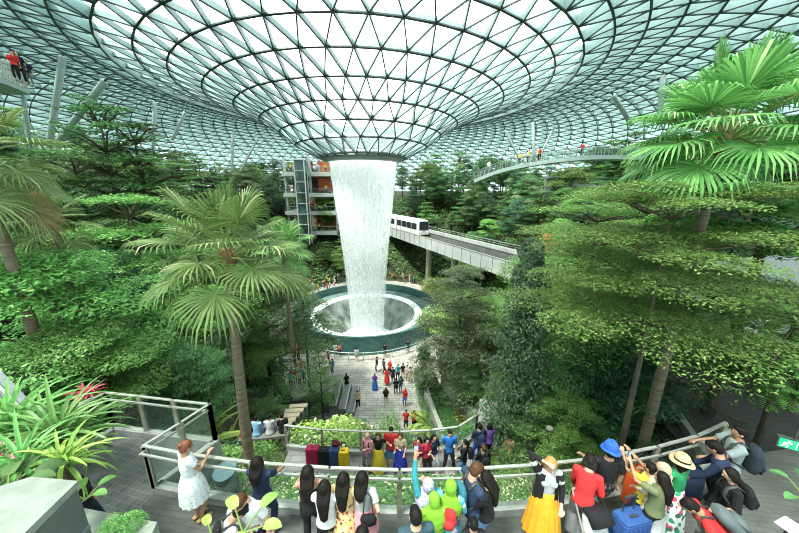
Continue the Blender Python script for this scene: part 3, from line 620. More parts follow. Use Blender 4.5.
# offsets: same-N rings alternate; on doubling keep the nodes aligned
cur=0.0
for i,r in enumerate(rings):
    if i==0: r[3]=0.0; continue
    pr=rings[i-1]
    if pr[2]==r[2]: r[3]=(pr[3]+.5)%1.0
    else: r[3]=(pr[3]*2)%2.0
def node(i,k):
    R,h,N,off=rings[i]; a=2*PI*(k+off)/N+.03
    return Vector((AX[0]+R*math.cos(a),AX[1]+R*math.sin(a),CH+h)), Vector((nrm[i].x*math.cos(a),nrm[i].x*math.sin(a),nrm[i].y))
glass=MB(); glass2=MB(); fin=MB(); flange=MB(); ringb=MB()
def beam(n0,n1,ring=False,inner=False):
    (a,na),(b,nb)=n0,n1
    dp=.42 if inner else .85
    t=(b-a).normalized(); nn=(na+nb).normalized(); sd=t.cross(nn).normalized()*(.06 if not ring else .05)
    a2=a+na*dp; b2=b+nb*dp
    k=len(fin.v)
    for p in (a-sd,a+sd,b+sd,b-sd,a2-sd,a2+sd,b2+sd,b2-sd): fin.v.append(tuple(p))
    for q in ((0,4,7,3),(1,2,6,5)):
        fin.f.append(tuple(k+i for i in q)); fin.mi.append(0)
    wd=.17 if ring else .10
    flange.bar(a2+nn*.03,b2+nn*.03,wd,.07 if not ring else .13,up=nn)
def ga(*ns): (glass if inner else glass2).tri(*[tuple(n[0]) for n in ns])
for i in range(len(rings)):
    N=rings[i][2]
    inner=rings[i][0]<25
    for k in range(N): beam(node(i,k),node(i,k+1),True,inner)
    if i+1<len(rings):
        N2=rings[i+1][2]
        for k in range(N):
            a=node(i,k); b=node(i,k+1)
            if N2==N:
                o0,o1=rings[i][3],rings[i+1][3]
                if o1>o0: c=node(i+1,k); pc=node(i+1,k-1)
                else: c=node(i+1,k+1); pc=node(i+1,k)
                beam(a,c,False,inner); beam(a,pc,False,inner)
                ga(a,b,c); ga(a,c,pc)
            else:
                # node(i,k) angle (k+o)/N -> index in the next ring 2k+2o-off2
                sh=int(round(2*rings[i][3]-rings[i+1][3]))
                c0=node(i+1,2*k+sh); c1=node(i+1,2*k+1+sh); c2=node(i+1,2*k+2+sh)
                beam(a,c0,False,inner); beam(a,c1,False,inner); beam(b,c1,False,inner)
                ga(a,b,c1); ga(a,c1,c0); ga(b,c2,c1)
gm=glassmat('roof_glass',(.96,.99,.99),(.7,.8,.82),.10)
gm2=glassmat('roof_glass_hazy',(.90,.97,.97),(.78,.93,.95),.32)
M_fin=mat('roof_fin',(.28,.40,.39),.5,(.22,.33,.32),scale=.8)
M_fl=mat('roof_flange',(.035,.06,.06),.4,(.02,.04,.04),scale=2)
o=glass.build('ceiling',gm); struct(o,'glass panes of the vast curved roof funnel','ceiling')
o=glass2.build('ceiling.001',gm2); struct(o,'hazy pale glass panes of the outer curved roof','ceiling')
o=fin.build('trim_1',M_fin); struct(o,'pale green steel fins of the roof grid','roof frame')
o=flange.build('trim_2',M_fl); struct(o,'dark steel ribs and rings of the roof grid','roof frame')
# collar at the throat, from which the water falls
c=MB(); c.smooth=True
c.lathe([(6.05,CH+5.15),(6.25,CH+5.0),(6.2,CH+4.75),(5.5,CH+4.15),(5.05,CH+4.0),(4.9,CH+4.1),(4.9,CH+4.6),(5.95,CH+5.15),(6.05,CH+5.15)],AX,72)
o=c.build('trim_3',mat('collar',(.30,.36,.34),.5,(.24,.30,.29))); struct(o,'grey collar round the throat of the roof funnel','roof frame')
# slanted and upright roof columns : px/py of foot and head, and the distance
M_col=mat('column_paint',(.36,.44,.41),.45,(.30,.38,.36),scale=3)
def column(f,d0,t,d1,r,label):
    a=at_d(f[0],f[1],d0); b=at_d(t[0],t[1],d1)
    root=empty('roof_column',a,0,label,'column','steel columns under the roof')
    v=b-a; m=MB(); m.smooth=True
    n=v.length
    r*=.62; m.tube([(0,0,0),v*.02,v*.985,v],[r*.9,r,r,r*.8],14)
    m.build('shaft',M_col,root)
    m=MB(); m.tube([v,v*(1+.35/n)],[r*.35,r*.2],8); m.build('head_pin',M_fl,root)
column((50,140),30,(63,56),30,.42,'thick upright grey steel column above the left trees')
column((58,142),28,(105,81),27,.40,'thick slanting grey column leaning right behind the left trees')
column((153,152),44,(155,102),44,.42,'slim upright column above trees, left third of the roof')
column((172,140),46,(185,112),46,.36,'short slanting column above trees left of the waterfall')
column((232,172),60,(233,132),60,.4,'dark upright column far left of the waterfall')
column((240,172),60,(258,138),60,.3,'thin slanting column far left of the waterfall')
column((312,176),70,(305,148),70,.4,'thin slanting column just left of the waterfall throat')
column((534,160),52,(533,122),52,.42,'upright column behind the curved canopy bridge')
column((537,162),52,(553,130),52,.32,'slanting column rising right behind the curved canopy bridge')
column((520,160),56,(505,130),56,.3,'slanting column rising left behind the curved canopy bridge')
column((432,165),70,(427,151),70,.35,'short slanting column right of the waterfall throat')
column((632,125),34,(613,95),33,.36,'short slanting column left of the big fan palm')
column((660,110),30,(663,75),30,.34,'dark upright column behind the big fan palm')
column((30,150),24,(22,85),24,.2,'thin dark post under the high walkway on the left')
# ---------- terrain ----------
def sstep(a,b,x):
    t=max(0,min(1,(x-a)/(b-a))); return t*t*(3-2*t)
def pw(x,pts):
    if x<=pts[0][0]: return pts[0][1]
    for (a,b),(c,d) in zip(pts,pts[1:]):
        if x<=c: return b+(d-b)*(x-a)/(c-a)
    return pts[-1][1]
def plaza_out(x,y):
    """distance outside the flat valley floor"""
    d1=math.hypot(x-AX[0],y-AX[1])-16.5
    d2=math.hypot((x-AX[0])*.8,y-56)-11
    # stem running towards the terraces
    t=max(0,min(1,(y-19)/(40-19))); cx=(-3.9-9*t)/2; hw=(8.1+21*t)/2
    dx=abs(x-cx)-hw; dy=max(19-y,0,y-40); d3=math.hypot(max(dx,0),dy) if (dx>0 or dy>0) else dx
    return min(d1,d2,d3)
RISE=[(0,0),(1,.5),(10,8),(20,14.5),(30,18.5),(45,20),(90,21)]
NEAR=[(3.0,14.2),(4.35,14.0),(5.0,13.35),(6,12.3),(7,11.55),(7.6,11.1),(7.85,9.8),(9.75,9.8),(10.5,9.3),(13,5.5),(16,2.9),(19.5,0.2),(20.5,0)]
def terrain(x,y):
    e=plaza_out(x,y); a=pw(e,RISE)
    n=0 if y>20.5 else pw(y,NEAR)
    if y<20.5:
        # the bank under the left platform and on the right
        wide=abs(x+0.5)
        n=n if wide<9 else max(n,pw(y,[(3,13),(14,9),(22,4)]))
        a=min(a,max(n,13.2)) if abs(x)<14 else a
        h=max(n, a*sstep(5.5,12,wide) if y<20 else a)
    else: h=a
    if h>0.05: h+=.25*mnoise.noise(Vector((x*.3,y*.3,0)))
    if e<0 and y>20.5: h=0
    if y<5.2 and -10<x<14: h=min(h,13.6)
    return h
g=MB(); g.smooth=True
xs=[]; x=-85.0
while x<=85: xs.append(x); x+= .5 if abs(x)<14 else (1.2 if abs(x)<45 else 4)
ys=[]; y=-3.0
while y<=135: ys.append(y); y+= .35 if y<24 else (1.2 if y<70 else 4)
for yy in ys:
    for xx in xs: g.v.append((xx,yy,terrain(xx,yy)-.04))
nx=len(xs)
for j in range(len(ys)-1):
    for i in range(nx-1):
        if math.hypot((xs[i]+xs[i+1])/2-AX[0],(ys[j]+ys[j+1])/2-AX[1])<10.0: continue
        g.f.append((j*nx+i,j*nx+i+1,(j+1)*nx+i+1,(j+1)*nx+i)); g.mi.append(0)
o=g.build('ground',mat('soil',(.030,.045,.018),.95,(.055,.05,.028),scale=1.2,bump=.4)); struct(o,'dark planted soil of the terraced valley slopes','ground')
# outer lower wall ring so the horizon is closed
# ---------- plaza paving ----------
def paving_mat(name,c1,c2,mortar,sx,sy,rough=.6,rot=0,off=.5,ms=.02,cyl=False):
    m=bpy.data.materials.new(name); m.use_nodes=True; nt=m.node_tree; n=nt.nodes; b=n['Principled BSDF']; b.inputs['Roughness'].default_value=rough
    tc=n.new('ShaderNodeTexCoord'); mp=n.new('ShaderNodeMapping'); mp.inputs['Rotation'].default_value=(0,0,rot)
    br=n.new('ShaderNodeTexBrick'); br.inputs['Scale'].default_value=1; br.inputs['Brick Width'].default_value=sx; br.inputs['Row Height'].default_value=sy
    br.inputs['Mortar Size'].default_value=ms; br.inputs['Color1'].default_value=(*c1,1); br.inputs['Color2'].default_value=(*c2,1); br.inputs['Mortar'].default_value=(*mortar,1); br.offset=off
    nz=n.new('ShaderNodeTexNoise'); nz.inputs['Scale'].default_value=1.1; nz.inputs['Detail'].default_value=4
    mx=n.new('ShaderNodeMix'); mx.data_type='RGBA'; mx.blend_type='MULTIPLY'; mx.inputs[0].default_value=.55
    nt.links.new(tc.outputs['Object'],mp.inputs[0]); nt.links.new(tc.outputs['Object'],nz.inputs['Vector'])
    if cyl:
        sp=n.new('ShaderNodeSeparateXYZ'); at=n.new('ShaderNodeMath'); at.operation='ARCTAN2'; ml=n.new('ShaderNodeMath'); ml.operation='MULTIPLY'; ml.inputs[1].default_value=11.4; cb_=n.new('ShaderNodeCombineXYZ')
        nt.links.new(tc.outputs['Object'],sp.inputs[0]); nt.links.new(sp.outputs['Y'],at.inputs[0]); nt.links.new(sp.outputs['X'],at.inputs[1]); nt.links.new(at.outputs[0],ml.inputs[0]); nt.links.new(ml.outputs[0],cb_.inputs[0]); nt.links.new(sp.outputs['Z'],cb_.inputs[1]); nt.links.new(cb_.outputs[0],br.inputs['Vector'])
    else: nt.links.new(mp.outputs[0],br.inputs['Vector'])
    rp=n.new('ShaderNodeValToRGB'); rp.color_ramp.elements[0].position=.35; rp.color_ramp.elements[0].color=(.55,.55,.55,1); rp.color_ramp.elements[1].position=.65
    nt.links.new(nz.outputs['Fac'],rp.inputs[0])
    nt.links.new(br.outputs['Color'],mx.inputs[6]); nt.links.new(rp.outputs['Color'],mx.inputs[7]); nt.links.new(mx.outputs[2],b.inputs['Base Color'])
    return m
M_plaza=paving_mat('plaza_stone',(.50,.49,.43),(.36,.36,.31),(.22,.22,.19),1.1,.34,ms=.03)
M_deck=paving_mat('deck_stone',(.115,.12,.105),(.08,.085,.076),(.065,.065,.058),.30,.10,rot=.15,ms=.006)
M_tile=paving_mat('tile_stone',(.125,.13,.125),(.085,.09,.085),(.17,.175,.165),.12,.12,rot=.25,off=0,ms=.008)
p=MB(); k=len(p.v); n=96
p.lathe([(10.6,.012),(16.8,.012)],AX,96); n=len(p.v)
p.v+= [(-6.9,20.3,.004),(2.4,20.3,.004),(6.2,34.2,.004),(-16.4,34.2,.004)]; p.f.append((n,n+1,n+2,n+3)); p.mi.append(0)
k=len(p.v)
E_=[(AX[0]+13.5*math.cos(PI*a/24),56+11*math.sin(PI*a/24),.008) for a in range(25)]
C_=[(AX[0]+14*math.cos(math.radians(30+5*a)),AX[1]+14*math.sin(math.radians(30+5*a)),.008) for a in range(25)]
p.v+=E_+C_
for a in range(24): p.f.append((k+a,k+a+1,k+25+a+1,k+25+a)[::-1]); p.mi.append(0)
o=p.build('floor',M_plaza); struct(o,'pale stone paving of the plaza round the pool','floor')

# ---------- the pool ----------
M_teal=paving_mat('teal_mosaic',(.055,.17,.155),(.035,.12,.115),(.02,.07,.07),.30,.16,rough=.25,ms=.012,cyl=True)
M_water=mat('pool_water',(.10,.17,.16),.08,(.20,.28,.26),scale=.6,bump=.25,spec=.6)
M_foam=mat('foam',(.88,.94,.93),.6,(.55,.66,.64),scale=2.5,detail=6,bump=.3)
M_well=mat('well_water',(.09,.115,.09),.12,(.30,.35,.32),scale=.8,detail=5,stretch=(1,1,.35))
PC=(AX[0],45.6)
pool=empty('round_pool',(PC[0],PC[1],0),0,'round pool with a teal mosaic wall under the falling water','pool')
m=MB(); m.smooth=False
m.lathe([(11.75,0),(11.7,.25),(11.45,.3),(11.4,2.2),(11.42,2.34),(11.1,2.34),(11.05,1.0)],n=128); m.build('outer_wall',M_teal,pool)
m=MB(); m.smooth=True; m.lathe([(11.07,1.05),(8.75,1.05)],n=96); m.build('water_ring',M_water,pool)
m=MB(); m.smooth=True; m.lathe([(8.95,1.02),(8.75,1.22),(8.4,1.26),(8.1,1.05),(7.7,.7)],n=128); m.build('foam_lip',M_foam,pool)
m=MB(); m.smooth=True; m.lathe([(7.75,.9),(6.9,-.6),(5.2,-2.6),(3.6,-4.2),(2.6,-5.2),(.01,-5.6)],n=96); m.build('water_bowl',M_well,pool)
m=MB(); m.smooth=True; m.lathe([(4.4,-3.5),(3.4,-3.0),(2.4,-2.6),(.01,-2.4)],n=64,wob=lambda a,z:.12*math.sin(a*5)+.07*math.sin(a*11)); m.build('splash_foam',M_foam,pool)
# low rail round the pool
m=MB()

M_dark=mat('dark_metal',(.05,.055,.05),.5)
rr=empty('pool_railing',(PC[0],PC[1],0),0,'thin curved railing in front of the teal pool wall','railing')
for zz,wd in ((1.05,.07),(.6,.03)):
    pts=[(12.9*math.cos(a),12.9*math.sin(a),zz) for a in [math.radians(-150+d) for d in range(0,121,3)]]
    m.tube(pts,[wd/1.4]*len(pts),6)
m.build('handrail',M_rail,rr)
for d in range(0,121,8):
    a=math.radians(-150+d); q=MB(); q.bar((12.9*math.cos(a),12.9*math.sin(a),0),(12.9*math.cos(a),12.9*math.sin(a),1.05),.06,.06); q.build('post',M_rail,rr)
# diamond lattice screen left of the pool front
sc=empty('lattice_screen',(0,0,0),0,'teal lattice screen of diamonds left of the pool front','screen')
m=MB()
for s in (1,-1):
    for i in range(-3,20):
        pts=[]
        for q in range(0,9):
            t=q/8; a=math.radians(-143+ (i+s*t*2.2 if s>0 else i+2.2*(1-t))*2.2 )
            if not(-143<=math.degrees(a)<=-107): continue
            pts.append((PC[0]+12.0*math.cos(a),PC[1]+12.0*math.sin(a),.1+1.9*t))
        if len(pts)>1: m.tube(pts,[.045]*len(pts),4)
m.build('diamond_bars',mat('lattice_pale',(.35,.50,.48),.4),sc)

# ---------- the waterfall ----------
def water_mat():
    m=bpy.data.materials.new('falling_water'); m.use_nodes=True; nt=m.node_tree; n=nt.nodes
    for x in list(n):
        if x.type!='OUTPUT_MATERIAL': n.remove(x)
    out=n['Material Output']; tc=n.new('ShaderNodeTexCoord'); mp=n.new('ShaderNodeMapping'); mp.inputs['Scale'].default_value=(3.2,3.2,.16)
    nz=n.new('ShaderNodeTexNoise'); nz.inputs['Scale'].default_value=1.3; nz.inputs['Detail'].default_value=5; nz.inputs['Roughness'].default_value=.65
    mp2=n.new('ShaderNodeMapping'); mp2.inputs['Scale'].default_value=(7,7,1.1); nz2=n.new('ShaderNodeTexNoise'); nz2.inputs['Scale'].default_value=1.6; nz2.inputs['Detail'].default_value=3
    sp=n.new('ShaderNodeSeparateXYZ'); mr=n.new('ShaderNodeMapRange')
    mr.inputs['From Min'].default_value=25; mr.inputs['From Max'].default_value=8; mr.inputs['To Min'].default_value=.16; mr.inputs['To Max'].default_value=-.09
    L=nt.links.new
    L(tc.outputs['Object'],mp.inputs[0]); L(mp.outputs[0],nz.inputs['Vector']); L(tc.outputs['Object'],mp2.inputs[0]); L(mp2.outputs[0],nz2.inputs['Vector'])
    L(tc.outputs['Object'],sp.inputs[0]); L(sp.outputs['Z'],mr.inputs['Value'])
    mx=n.new('ShaderNodeMix'); mx.data_type='FLOAT'; mx.inputs[0].default_value=.45; L(nz.outputs['Fac'],mx.inputs[2]); L(nz2.outputs['Fac'],mx.inputs[3])
    ad=n.new('ShaderNodeMath'); ad.operation='ADD'; L(mx.outputs[0],ad.inputs[0]); L(mr.outputs[0],ad.inputs[1])
    rp=n.new('ShaderNodeValToRGB'); rp.color_ramp.elements[0].position=.44; rp.color_ramp.elements[0].color=(.16,.16,.16,1); rp.color_ramp.elements[1].position=.60; rp.color_ramp.elements[1].color=(.95,.95,.95,1)
    L(ad.outputs[0],rp.inputs[0])
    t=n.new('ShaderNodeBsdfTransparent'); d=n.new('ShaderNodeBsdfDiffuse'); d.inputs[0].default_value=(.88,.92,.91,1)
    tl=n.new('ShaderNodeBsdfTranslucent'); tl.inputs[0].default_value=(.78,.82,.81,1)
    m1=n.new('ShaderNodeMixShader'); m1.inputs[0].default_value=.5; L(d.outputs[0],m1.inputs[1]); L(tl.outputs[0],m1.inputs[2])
    m2=n.new('ShaderNodeMixShader'); L(rp.outputs['Color'],m2.inputs[0]); L(t.outputs[0],m2.inputs[1]); em=n.new('ShaderNodeEmission'); em.inputs[0].default_value=(.95,1,.99,1); em.inputs[1].default_value=.14; as_=n.new('ShaderNodeAddShader'); L(m1.outputs[0],as_.inputs[0]); L(em.outputs[0],as_.inputs[1]); L(as_.outputs[0],m2.inputs[2]); L(m2.outputs[0],out.inputs['Surface'])  # faint emission added to whiten the sheets, standing in for light scattered in water
    return m
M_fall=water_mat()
WP=[(24.35,4.75),(23.2,4.68),(22,4.6),(20,4.4),(17.4,4.15),(15,3.85),(12.3,3.6),(9,3.3),(7,3.15),(4,2.95),(1,2.75),(-2,2.65),(-4,2.7)]
wf=empty('waterfall',(AX[0],AX[1],0),0,'tall white waterfall dropping from the roof throat into the pool','waterfall')
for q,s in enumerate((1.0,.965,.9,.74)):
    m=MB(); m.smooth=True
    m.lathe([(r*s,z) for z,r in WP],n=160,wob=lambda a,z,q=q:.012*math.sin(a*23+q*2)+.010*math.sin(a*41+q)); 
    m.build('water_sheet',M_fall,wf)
random.seed(3)
m=MB()
for i in range(1500):
    a=rnd(0,2*PI); z=rnd(-3,23.5); r=pw(-z,[(-b[0],b[1]) for b in WP])*rnd(.96,1.06); L=rnd(.12,.7)
    x,y=r*math.cos(a),r*math.sin(a); s=.012; m.tube([(x,y,z),(x,y,z-L/2),(x,y,z-L)],[.006,.022,.004],4,cap=False)
o=m.build('water_drops',M_foam,wf); tag(o,kind='stuff')

# ---------- monorail bridge, running straight across the valley ----------
M_conc=mat('bridge_concrete',(.47,.51,.48),.6,(.40,.44,.42),scale=.5)
M_conc2=mat('bridge_concrete_dark',(.16,.18,.17),.7,(.11,.13,.12),scale=1)
P0=Vector((-3.5,76.5,11.25)); P1=Vector((31.0,-5.0,11.25)); dv=(P1-P0).normalized(); BL=(P1-P0).length; sdv=Vector((-dv.y,dv.x,0)) # sdv points to the far (right) side
br=empty('train_bridge',P0,math.atan2(dv.y,dv.x),'pale grey concrete train bridge crossing the valley behind the waterfall','bridge')
W=6.8
m=MB()
m.box((BL/2,.14,-.75),(BL,.28,2.1)); 
for s in range(int(BL/2.4)): m.box((s*2.4,-.02,-.75),(.05,.06,2.1),mi=1)
m.build('side_girder',[M_conc,M_conc2],br)
m=MB(); m.box((BL/2,W-.14,-.55),(BL,.28,1.7)); m.build('side_girder',M_conc,br)
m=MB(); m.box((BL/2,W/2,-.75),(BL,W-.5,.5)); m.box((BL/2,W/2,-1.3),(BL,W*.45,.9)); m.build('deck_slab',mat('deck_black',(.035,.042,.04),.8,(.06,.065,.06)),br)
for yy in (1.0,2.6,4.2,5.8):
    m=MB(); m.box((BL/2,yy,-.36),(BL,.42,.3)); m.build('running_track',mat('track_conc',(.055,.06,.058),.7),br)
m=MB(); m.box((BL/2,3.4,-.1),(BL,.12,.6)); m.build('guide_rail',M_conc2,br)
m=MB()
for s in range(int(BL/1.5)): m.bar((s*1.5,W-.1,.3),(s*1.5,W-.1,1.0),.06,.06)
m.bar((0,W-.1,1.0),(BL,W-.1,1.0),.09,.09); m.bar((0,W-.1,.65),(BL,W-.1,.65),.05,.05)
m.bar((0,.1,.34),(BL,.1,.34),.3,.08); m.build('parapet_rail',M_rail,br)
for s in (18,27.5,47):
    m=MB(); m.smooth=True; m.tube([(s,W/2-.6,-11.9),(s,W/2-.6,-4),(s,W/2-.6,-2.4),(s,W/2-.6,-1.7)],[.62,.6,.65,1.4],16); m.build('pier',mat('pier',(.52,.52,.42),.7,(.45,.45,.36)),br)
# train
def train():
    t0=17.5 # distance of the nose along the bridge from P0
    R=Matrix.Rotation(math.atan2(dv.y,dv.x),4,'Z')
    base=P0+dv*t0+sdv*1.8; base.z=11.1
    r=empty('train',base,math.atan2(dv.y,dv.x),'white driverless train with dark windows on the bridge','train')
    Mw=mat('train_white',(.82,.83,.82),.3,(.78,.79,.79)); Mk=mat('train_glass',(.02,.03,.035),.1,(.03,.04,.045))
    sec=[(-1.35,.35),(-1.42,1.0),(-1.4,2.6),(-1.1,3.25),(0,3.4),(1.1,3.25),(1.4,2.6),(1.42,1.0),(1.35,.35)]
    for ci,(x0,x1) in enumerate(((-11.2,0),(-23.2,-12.0))):
        m=MB(); st=[(x0,.92),(x0+.3,1.0),(x1-.9,1.0),(x1-.25,.93),(x1,.80)]
        k=len(m.v)
        for (x,s) in st:
            for (yy,zz) in sec: m.v.append((x,yy*s,.35+(zz-.35)*(.9+.1*s)))
        ns=len(sec)
        for i in range(len(st)-1):
            for j in range(ns-1): m.f.append((k+i*ns+j,k+(i+1)*ns+j,k+(i+1)*ns+j+1,k+i*ns+j+1)); m.mi.append(0)
        m.f.append(tuple(range(k,k+ns))); m.mi.append(0); m.f.append(tuple(range(k+4*ns+ns-1,k+4*ns-1,-1))); m.mi.append(0)
        c=m.build('carriage',Mw,r)
        for s in (-1,1):
            for b in range(4): q=MB(); q.box((x0+1.6+b*2.6,s*1.425,2.0),(2.4,.04,1.3)); q.build('side_window',Mk,c)
            for b in (2,7.4): q=MB(); q.box((x0+.6+b,s*1.44,1.6),(.06,.05,2.2)); q.build('door_seam',M_conc2,c)
        q=MB(); q.box((x1+.015,0,2.15),(.05,2.1,1.7)); q.build('windscreen',Mk,c)
        
        for sy in (-.75,.75): q=MB(); q.box((x1-.03,sy,1.0),(.08,.35,.2)); q.build('lamp',mat('lampw',(.9,.9,.85),.2,emit=1.5),c)
        q=MB(); q.box(((x0+x1)/2,0,.2),(9.8,2.1,.35)); q.build('undercarriage',M_dark,c)
    q=MB(); q.box((-11.6,0,1.7),(1.0,2.2,2.5)); q.build('gangway',M_dark,r)
train()

# ---------- near curved deck ----------
DZ=14.3
front=[(-4.75,4.62),(-3.9,4.45),(-2.6,4.27),(-1.2,4.16),(0,4.12),(1.2,4.14),(2.4,4.22),(3.6,4.36),(4.8,4.6),(5.8,4.86),(6.7,5.2)]
poly=[(-9.5,0.2),(13,0.2),(13,5.4),(9.2,5.7),(7.6,5.45)]+front[::-1]
m=MB(); m.prism([(x,y) for x,y in poly],DZ-.45,DZ); o=m.build('floor_deck',M_deck); struct(o,'dark paved walkway of the near deck','floor'); o.name='floor.001'
# platform to the left
plat=[(-4.78,4.62),(-4.25,5.75),(-6.95,6.15),(-7.6,3.6),(-7.9,.2),(-4.6,.2)]
m=MB(); m.prism(plat,DZ-.4,DZ+.006); o=m.build('floor_tiles',M_tile); o.name='floor.002'; struct(o,'dark square tiled platform of the left lookout','floor')
M_kerb=mat('kerb',(.30,.31,.28),.8,(.22,.23,.21),scale=4)
m=MB()
for a,b in zip(front,front[1:]): m.bar((a[0],a[1]+.06,DZ+.02),(b[0],b[1]+.06,DZ+.02),.16,.26)
o=m.build('trim_4',M_kerb); struct(o,'low stone kerb along the near deck edge','kerb')
m=MB()
for a,b in zip([plat[0],plat[1],plat[2],plat[3]],[plat[1],plat[2],plat[3]]): m.bar((a[0],a[1],DZ+.06),(b[0],b[1],DZ+.06),.14,.16)
m.bar((-6.95,6.17,DZ-.3),(-4.2,5.77,DZ-.3),.1,.9)
m.bar((-4.2,5.77,DZ-.3),(-4.78,4.62,DZ-.3),.1,.9)
o=m.build('trim_5',M_kerb); struct(o,'stone kerb of the left lookout platform','kerb')
M_gl=glassmat('rail_glass',(.80,.88,.84),(.5,.6,.55),.10)
def railing(pts,z,h,label,lean=0.0,step=1,dbl=True,glass=True,wd=.036,group=None,pw_=.05):
    """pts: list of xy of the posts"""
    r=empty('guard_railing',(pts[0][0],pts[0][1],z),0,label,'railing',group)
    o=Vector((pts[0][0],pts[0][1],0)); P=[Vector((a[0],a[1],0))-o for a in pts]
    for i,p in enumerate(P):
        if i%step: continue
        q=MB(); q.bar(p+Vector((0,0,0)),p+Vector((0,0,h-.02)),pw_,.09); q.build('post',mat('post_steel',(.22,.22,.17),.5,(.28,.27,.2)),r)
    q=MB()
    for a,b in zip(P,P[1:]):
        u=(b-a).normalized()*.02
        q.bar(a-u+Vector((0,0,h)),b+u+Vector((0,0,h)),wd*1.5,wd*.7)
        if dbl: q.bar(a-u+Vector((0,-.09,h-.1)),b+u+Vector((0,-.09,h-.1)),.035,.035)
    q.build('handrail',M_rail,r)
    if glass:
        for a,b in zip(P[::step],P[step::step]):
            q=MB(); u=(b-a).normalized()*.05
            q.quad(tuple(a+u+Vector((0,0,.1))),tuple(b-u+Vector((0,0,.1))),tuple(b-u+Vector((0,0,h-.12))),tuple(a+u+Vector((0,0,h-.12)))); q.build('glass_pane',M_gl,r)
    return r
railing(front,DZ+.12,.98,'long curved glass railing along the edge of the near deck',step=2)
railing([plat[1],(-5.15,5.88),(-6.05,6.02),plat[2]],DZ+.1,1.0,'glass railing along the far edge of the left lookout platform')
railing([plat[1],(-4.5,5.2),plat[0]],DZ+.1,1.0,'short glass railing closing the right side of the left lookout platform')
railing([plat[2],(-7.25,4.9),plat[3]],DZ+.1,1.0,'railing with open bars on the left side of the lookout platform',glass=False)
# grey-blue litter bin / lamp housing beyond the platform corner
b=empty('round_planter_bin',(-3.85,5.35,12.85),0,'blue grey round bin with a slanted lid beyond the platform corner','bin')
m=MB(); m.smooth=True; m.tube([(0,0,0),(0,0,1.05)],[.22,.22],24); m.build('drum',mat('bin_grey',(.07,.09,.09),.5,(.05,.07,.07)),b)
m=MB(); m.tube([(0,0,1.05),(0,-.03,1.2)],[.24,.235],24); m.build('lid',mat('bin_lid',(.10,.18,.20),.4,(.08,.15,.17)),b)

# ---------- lower path (z=10) ----------
LZ=10.0
lp=[(-4.4,8.0),(-3.9,7.85),(-1.5,7.7),(1.0,7.7),(2.2,7.7),(5.4,7.8),(5.3,8.2),(4.35,10.3),(5.4,12.6),(4.0,12.9),(3.2,10.6),(2.2,9.85),(-0.5,9.65),(-3.0,9.75),(-4.4,9.95)]
m=MB(); m.prism(lp,LZ-.5,LZ); M_path=paving_mat('path_stone',(.27,.27,.25),(.2,.2,.185),(.12,.12,.11),.6,.3,ms=.015)
o=m.build('floor_path',M_path); o.name='floor.003'; struct(o,'grey paved lower path between the planted terraces','floor')
back=[(-4.5,9.92),(-3.0,9.7),(-1.5,9.62),(0,9.6),(1.2,9.68),(2.3,9.85),(3.2,10.5)]
m=MB()
for a,b in zip(back,back[1:]): m.bar((a[0],a[1],LZ+.05),(b[0],b[1],LZ+.05),.16,.3)
o=m.build('trim_6',M_kerb); struct(o,'low kerb behind the lower path','kerb')
railing(back,LZ+.15,.95,'thin metal railing behind the suitcases on the lower path',glass=True,dbl=False,wd=.05,pw_=.03)
railing([(-3.9,7.85),(-2.4,7.78),(-.9,7.72),(.6,7.74),(2.1,7.8)],LZ+.1,1.0,'double handrail on the near side of the lower path',glass=False,wd=.06,pw_=.03)
railing([(3.2,10.5),(4.5,11.7),(5.6,12.9)],LZ+.1,.95,'thin railing climbing right from the lower path',glass=False,dbl=False,wd=.05,pw_=.03)
# planter walls right of the lower path
M_wall=mat('planter_concrete',(.42,.44,.38),.8,(.33,.35,.30),scale=3)
def wall(name,pts,w,z0,z1,label,m_=None):
    m=MB()
    for a,b in zip(pts,pts[1:]):
        za=z1 if not isinstance(z1,tuple) else z1[0]; zb=z1 if not isinstance(z1,tuple) else z1[1]
        A=Vector((a[0],a[1],0)); B=Vector((b[0],b[1],0)); t=(B-A).normalized(); s=Vector((-t.y,t.x,0))*w/2
        k=len(m.v); m.v+=[(A.x-s.x,A.y-s.y,z0),(A.x+s.x,A.y+s.y,z0),(B.x+s.x,B.y+s.y,z0),(B.x-s.x,B.y-s.y,z0),(A.x-s.x,A.y-s.y,za),(A.x+s.x,A.y+s.y,za),(B.x+s.x,B.y+s.y,zb),(B.x-s.x,B.y-s.y,zb)]
        for q in ((3,2,1,0),(4,5,6,7),(0,1,5,4),(1,2,6,5),(2,3,7,6),(3,0,4,7)): m.f.append(tuple(k+i for i in q)); m.mi.append(0)
    o=m.build(name,m_ or M_wall); tag(o,label,'planter wall'); return o
wall('planter_wall',[(4.55,10.6),(5.5,8.3)],.28,8.5,10.75,'pale concrete planter wall right of the lower path')
wall('planter_wall',[(6.9,9.6),(7.6,7.6)],.2,8.5,11.2,'slanting pale stone slab among shrubs left of the palm trunks')
# plaza planter walls, right side (two parallel low walls and a hedge)
wall('planter_wall',[(1.9,27.2),(3.4,17.2)],.35,0,(2.3,2.8),'long pale planter wall edging the green hedge right of the plaza')
wall('planter_wall',[(4.2,25.8),(6.2,17.5)],.35,0,(3.3,4.0),'second pale planter wall behind the hedge right of the plaza')
wall('planter_wall',[(-9.5,23.2),(-6.0,24.2)],.4,0,1.9,'low grey planter wall left of the plaza steps',mat('wall_teal',(.15,.2,.19),.6))
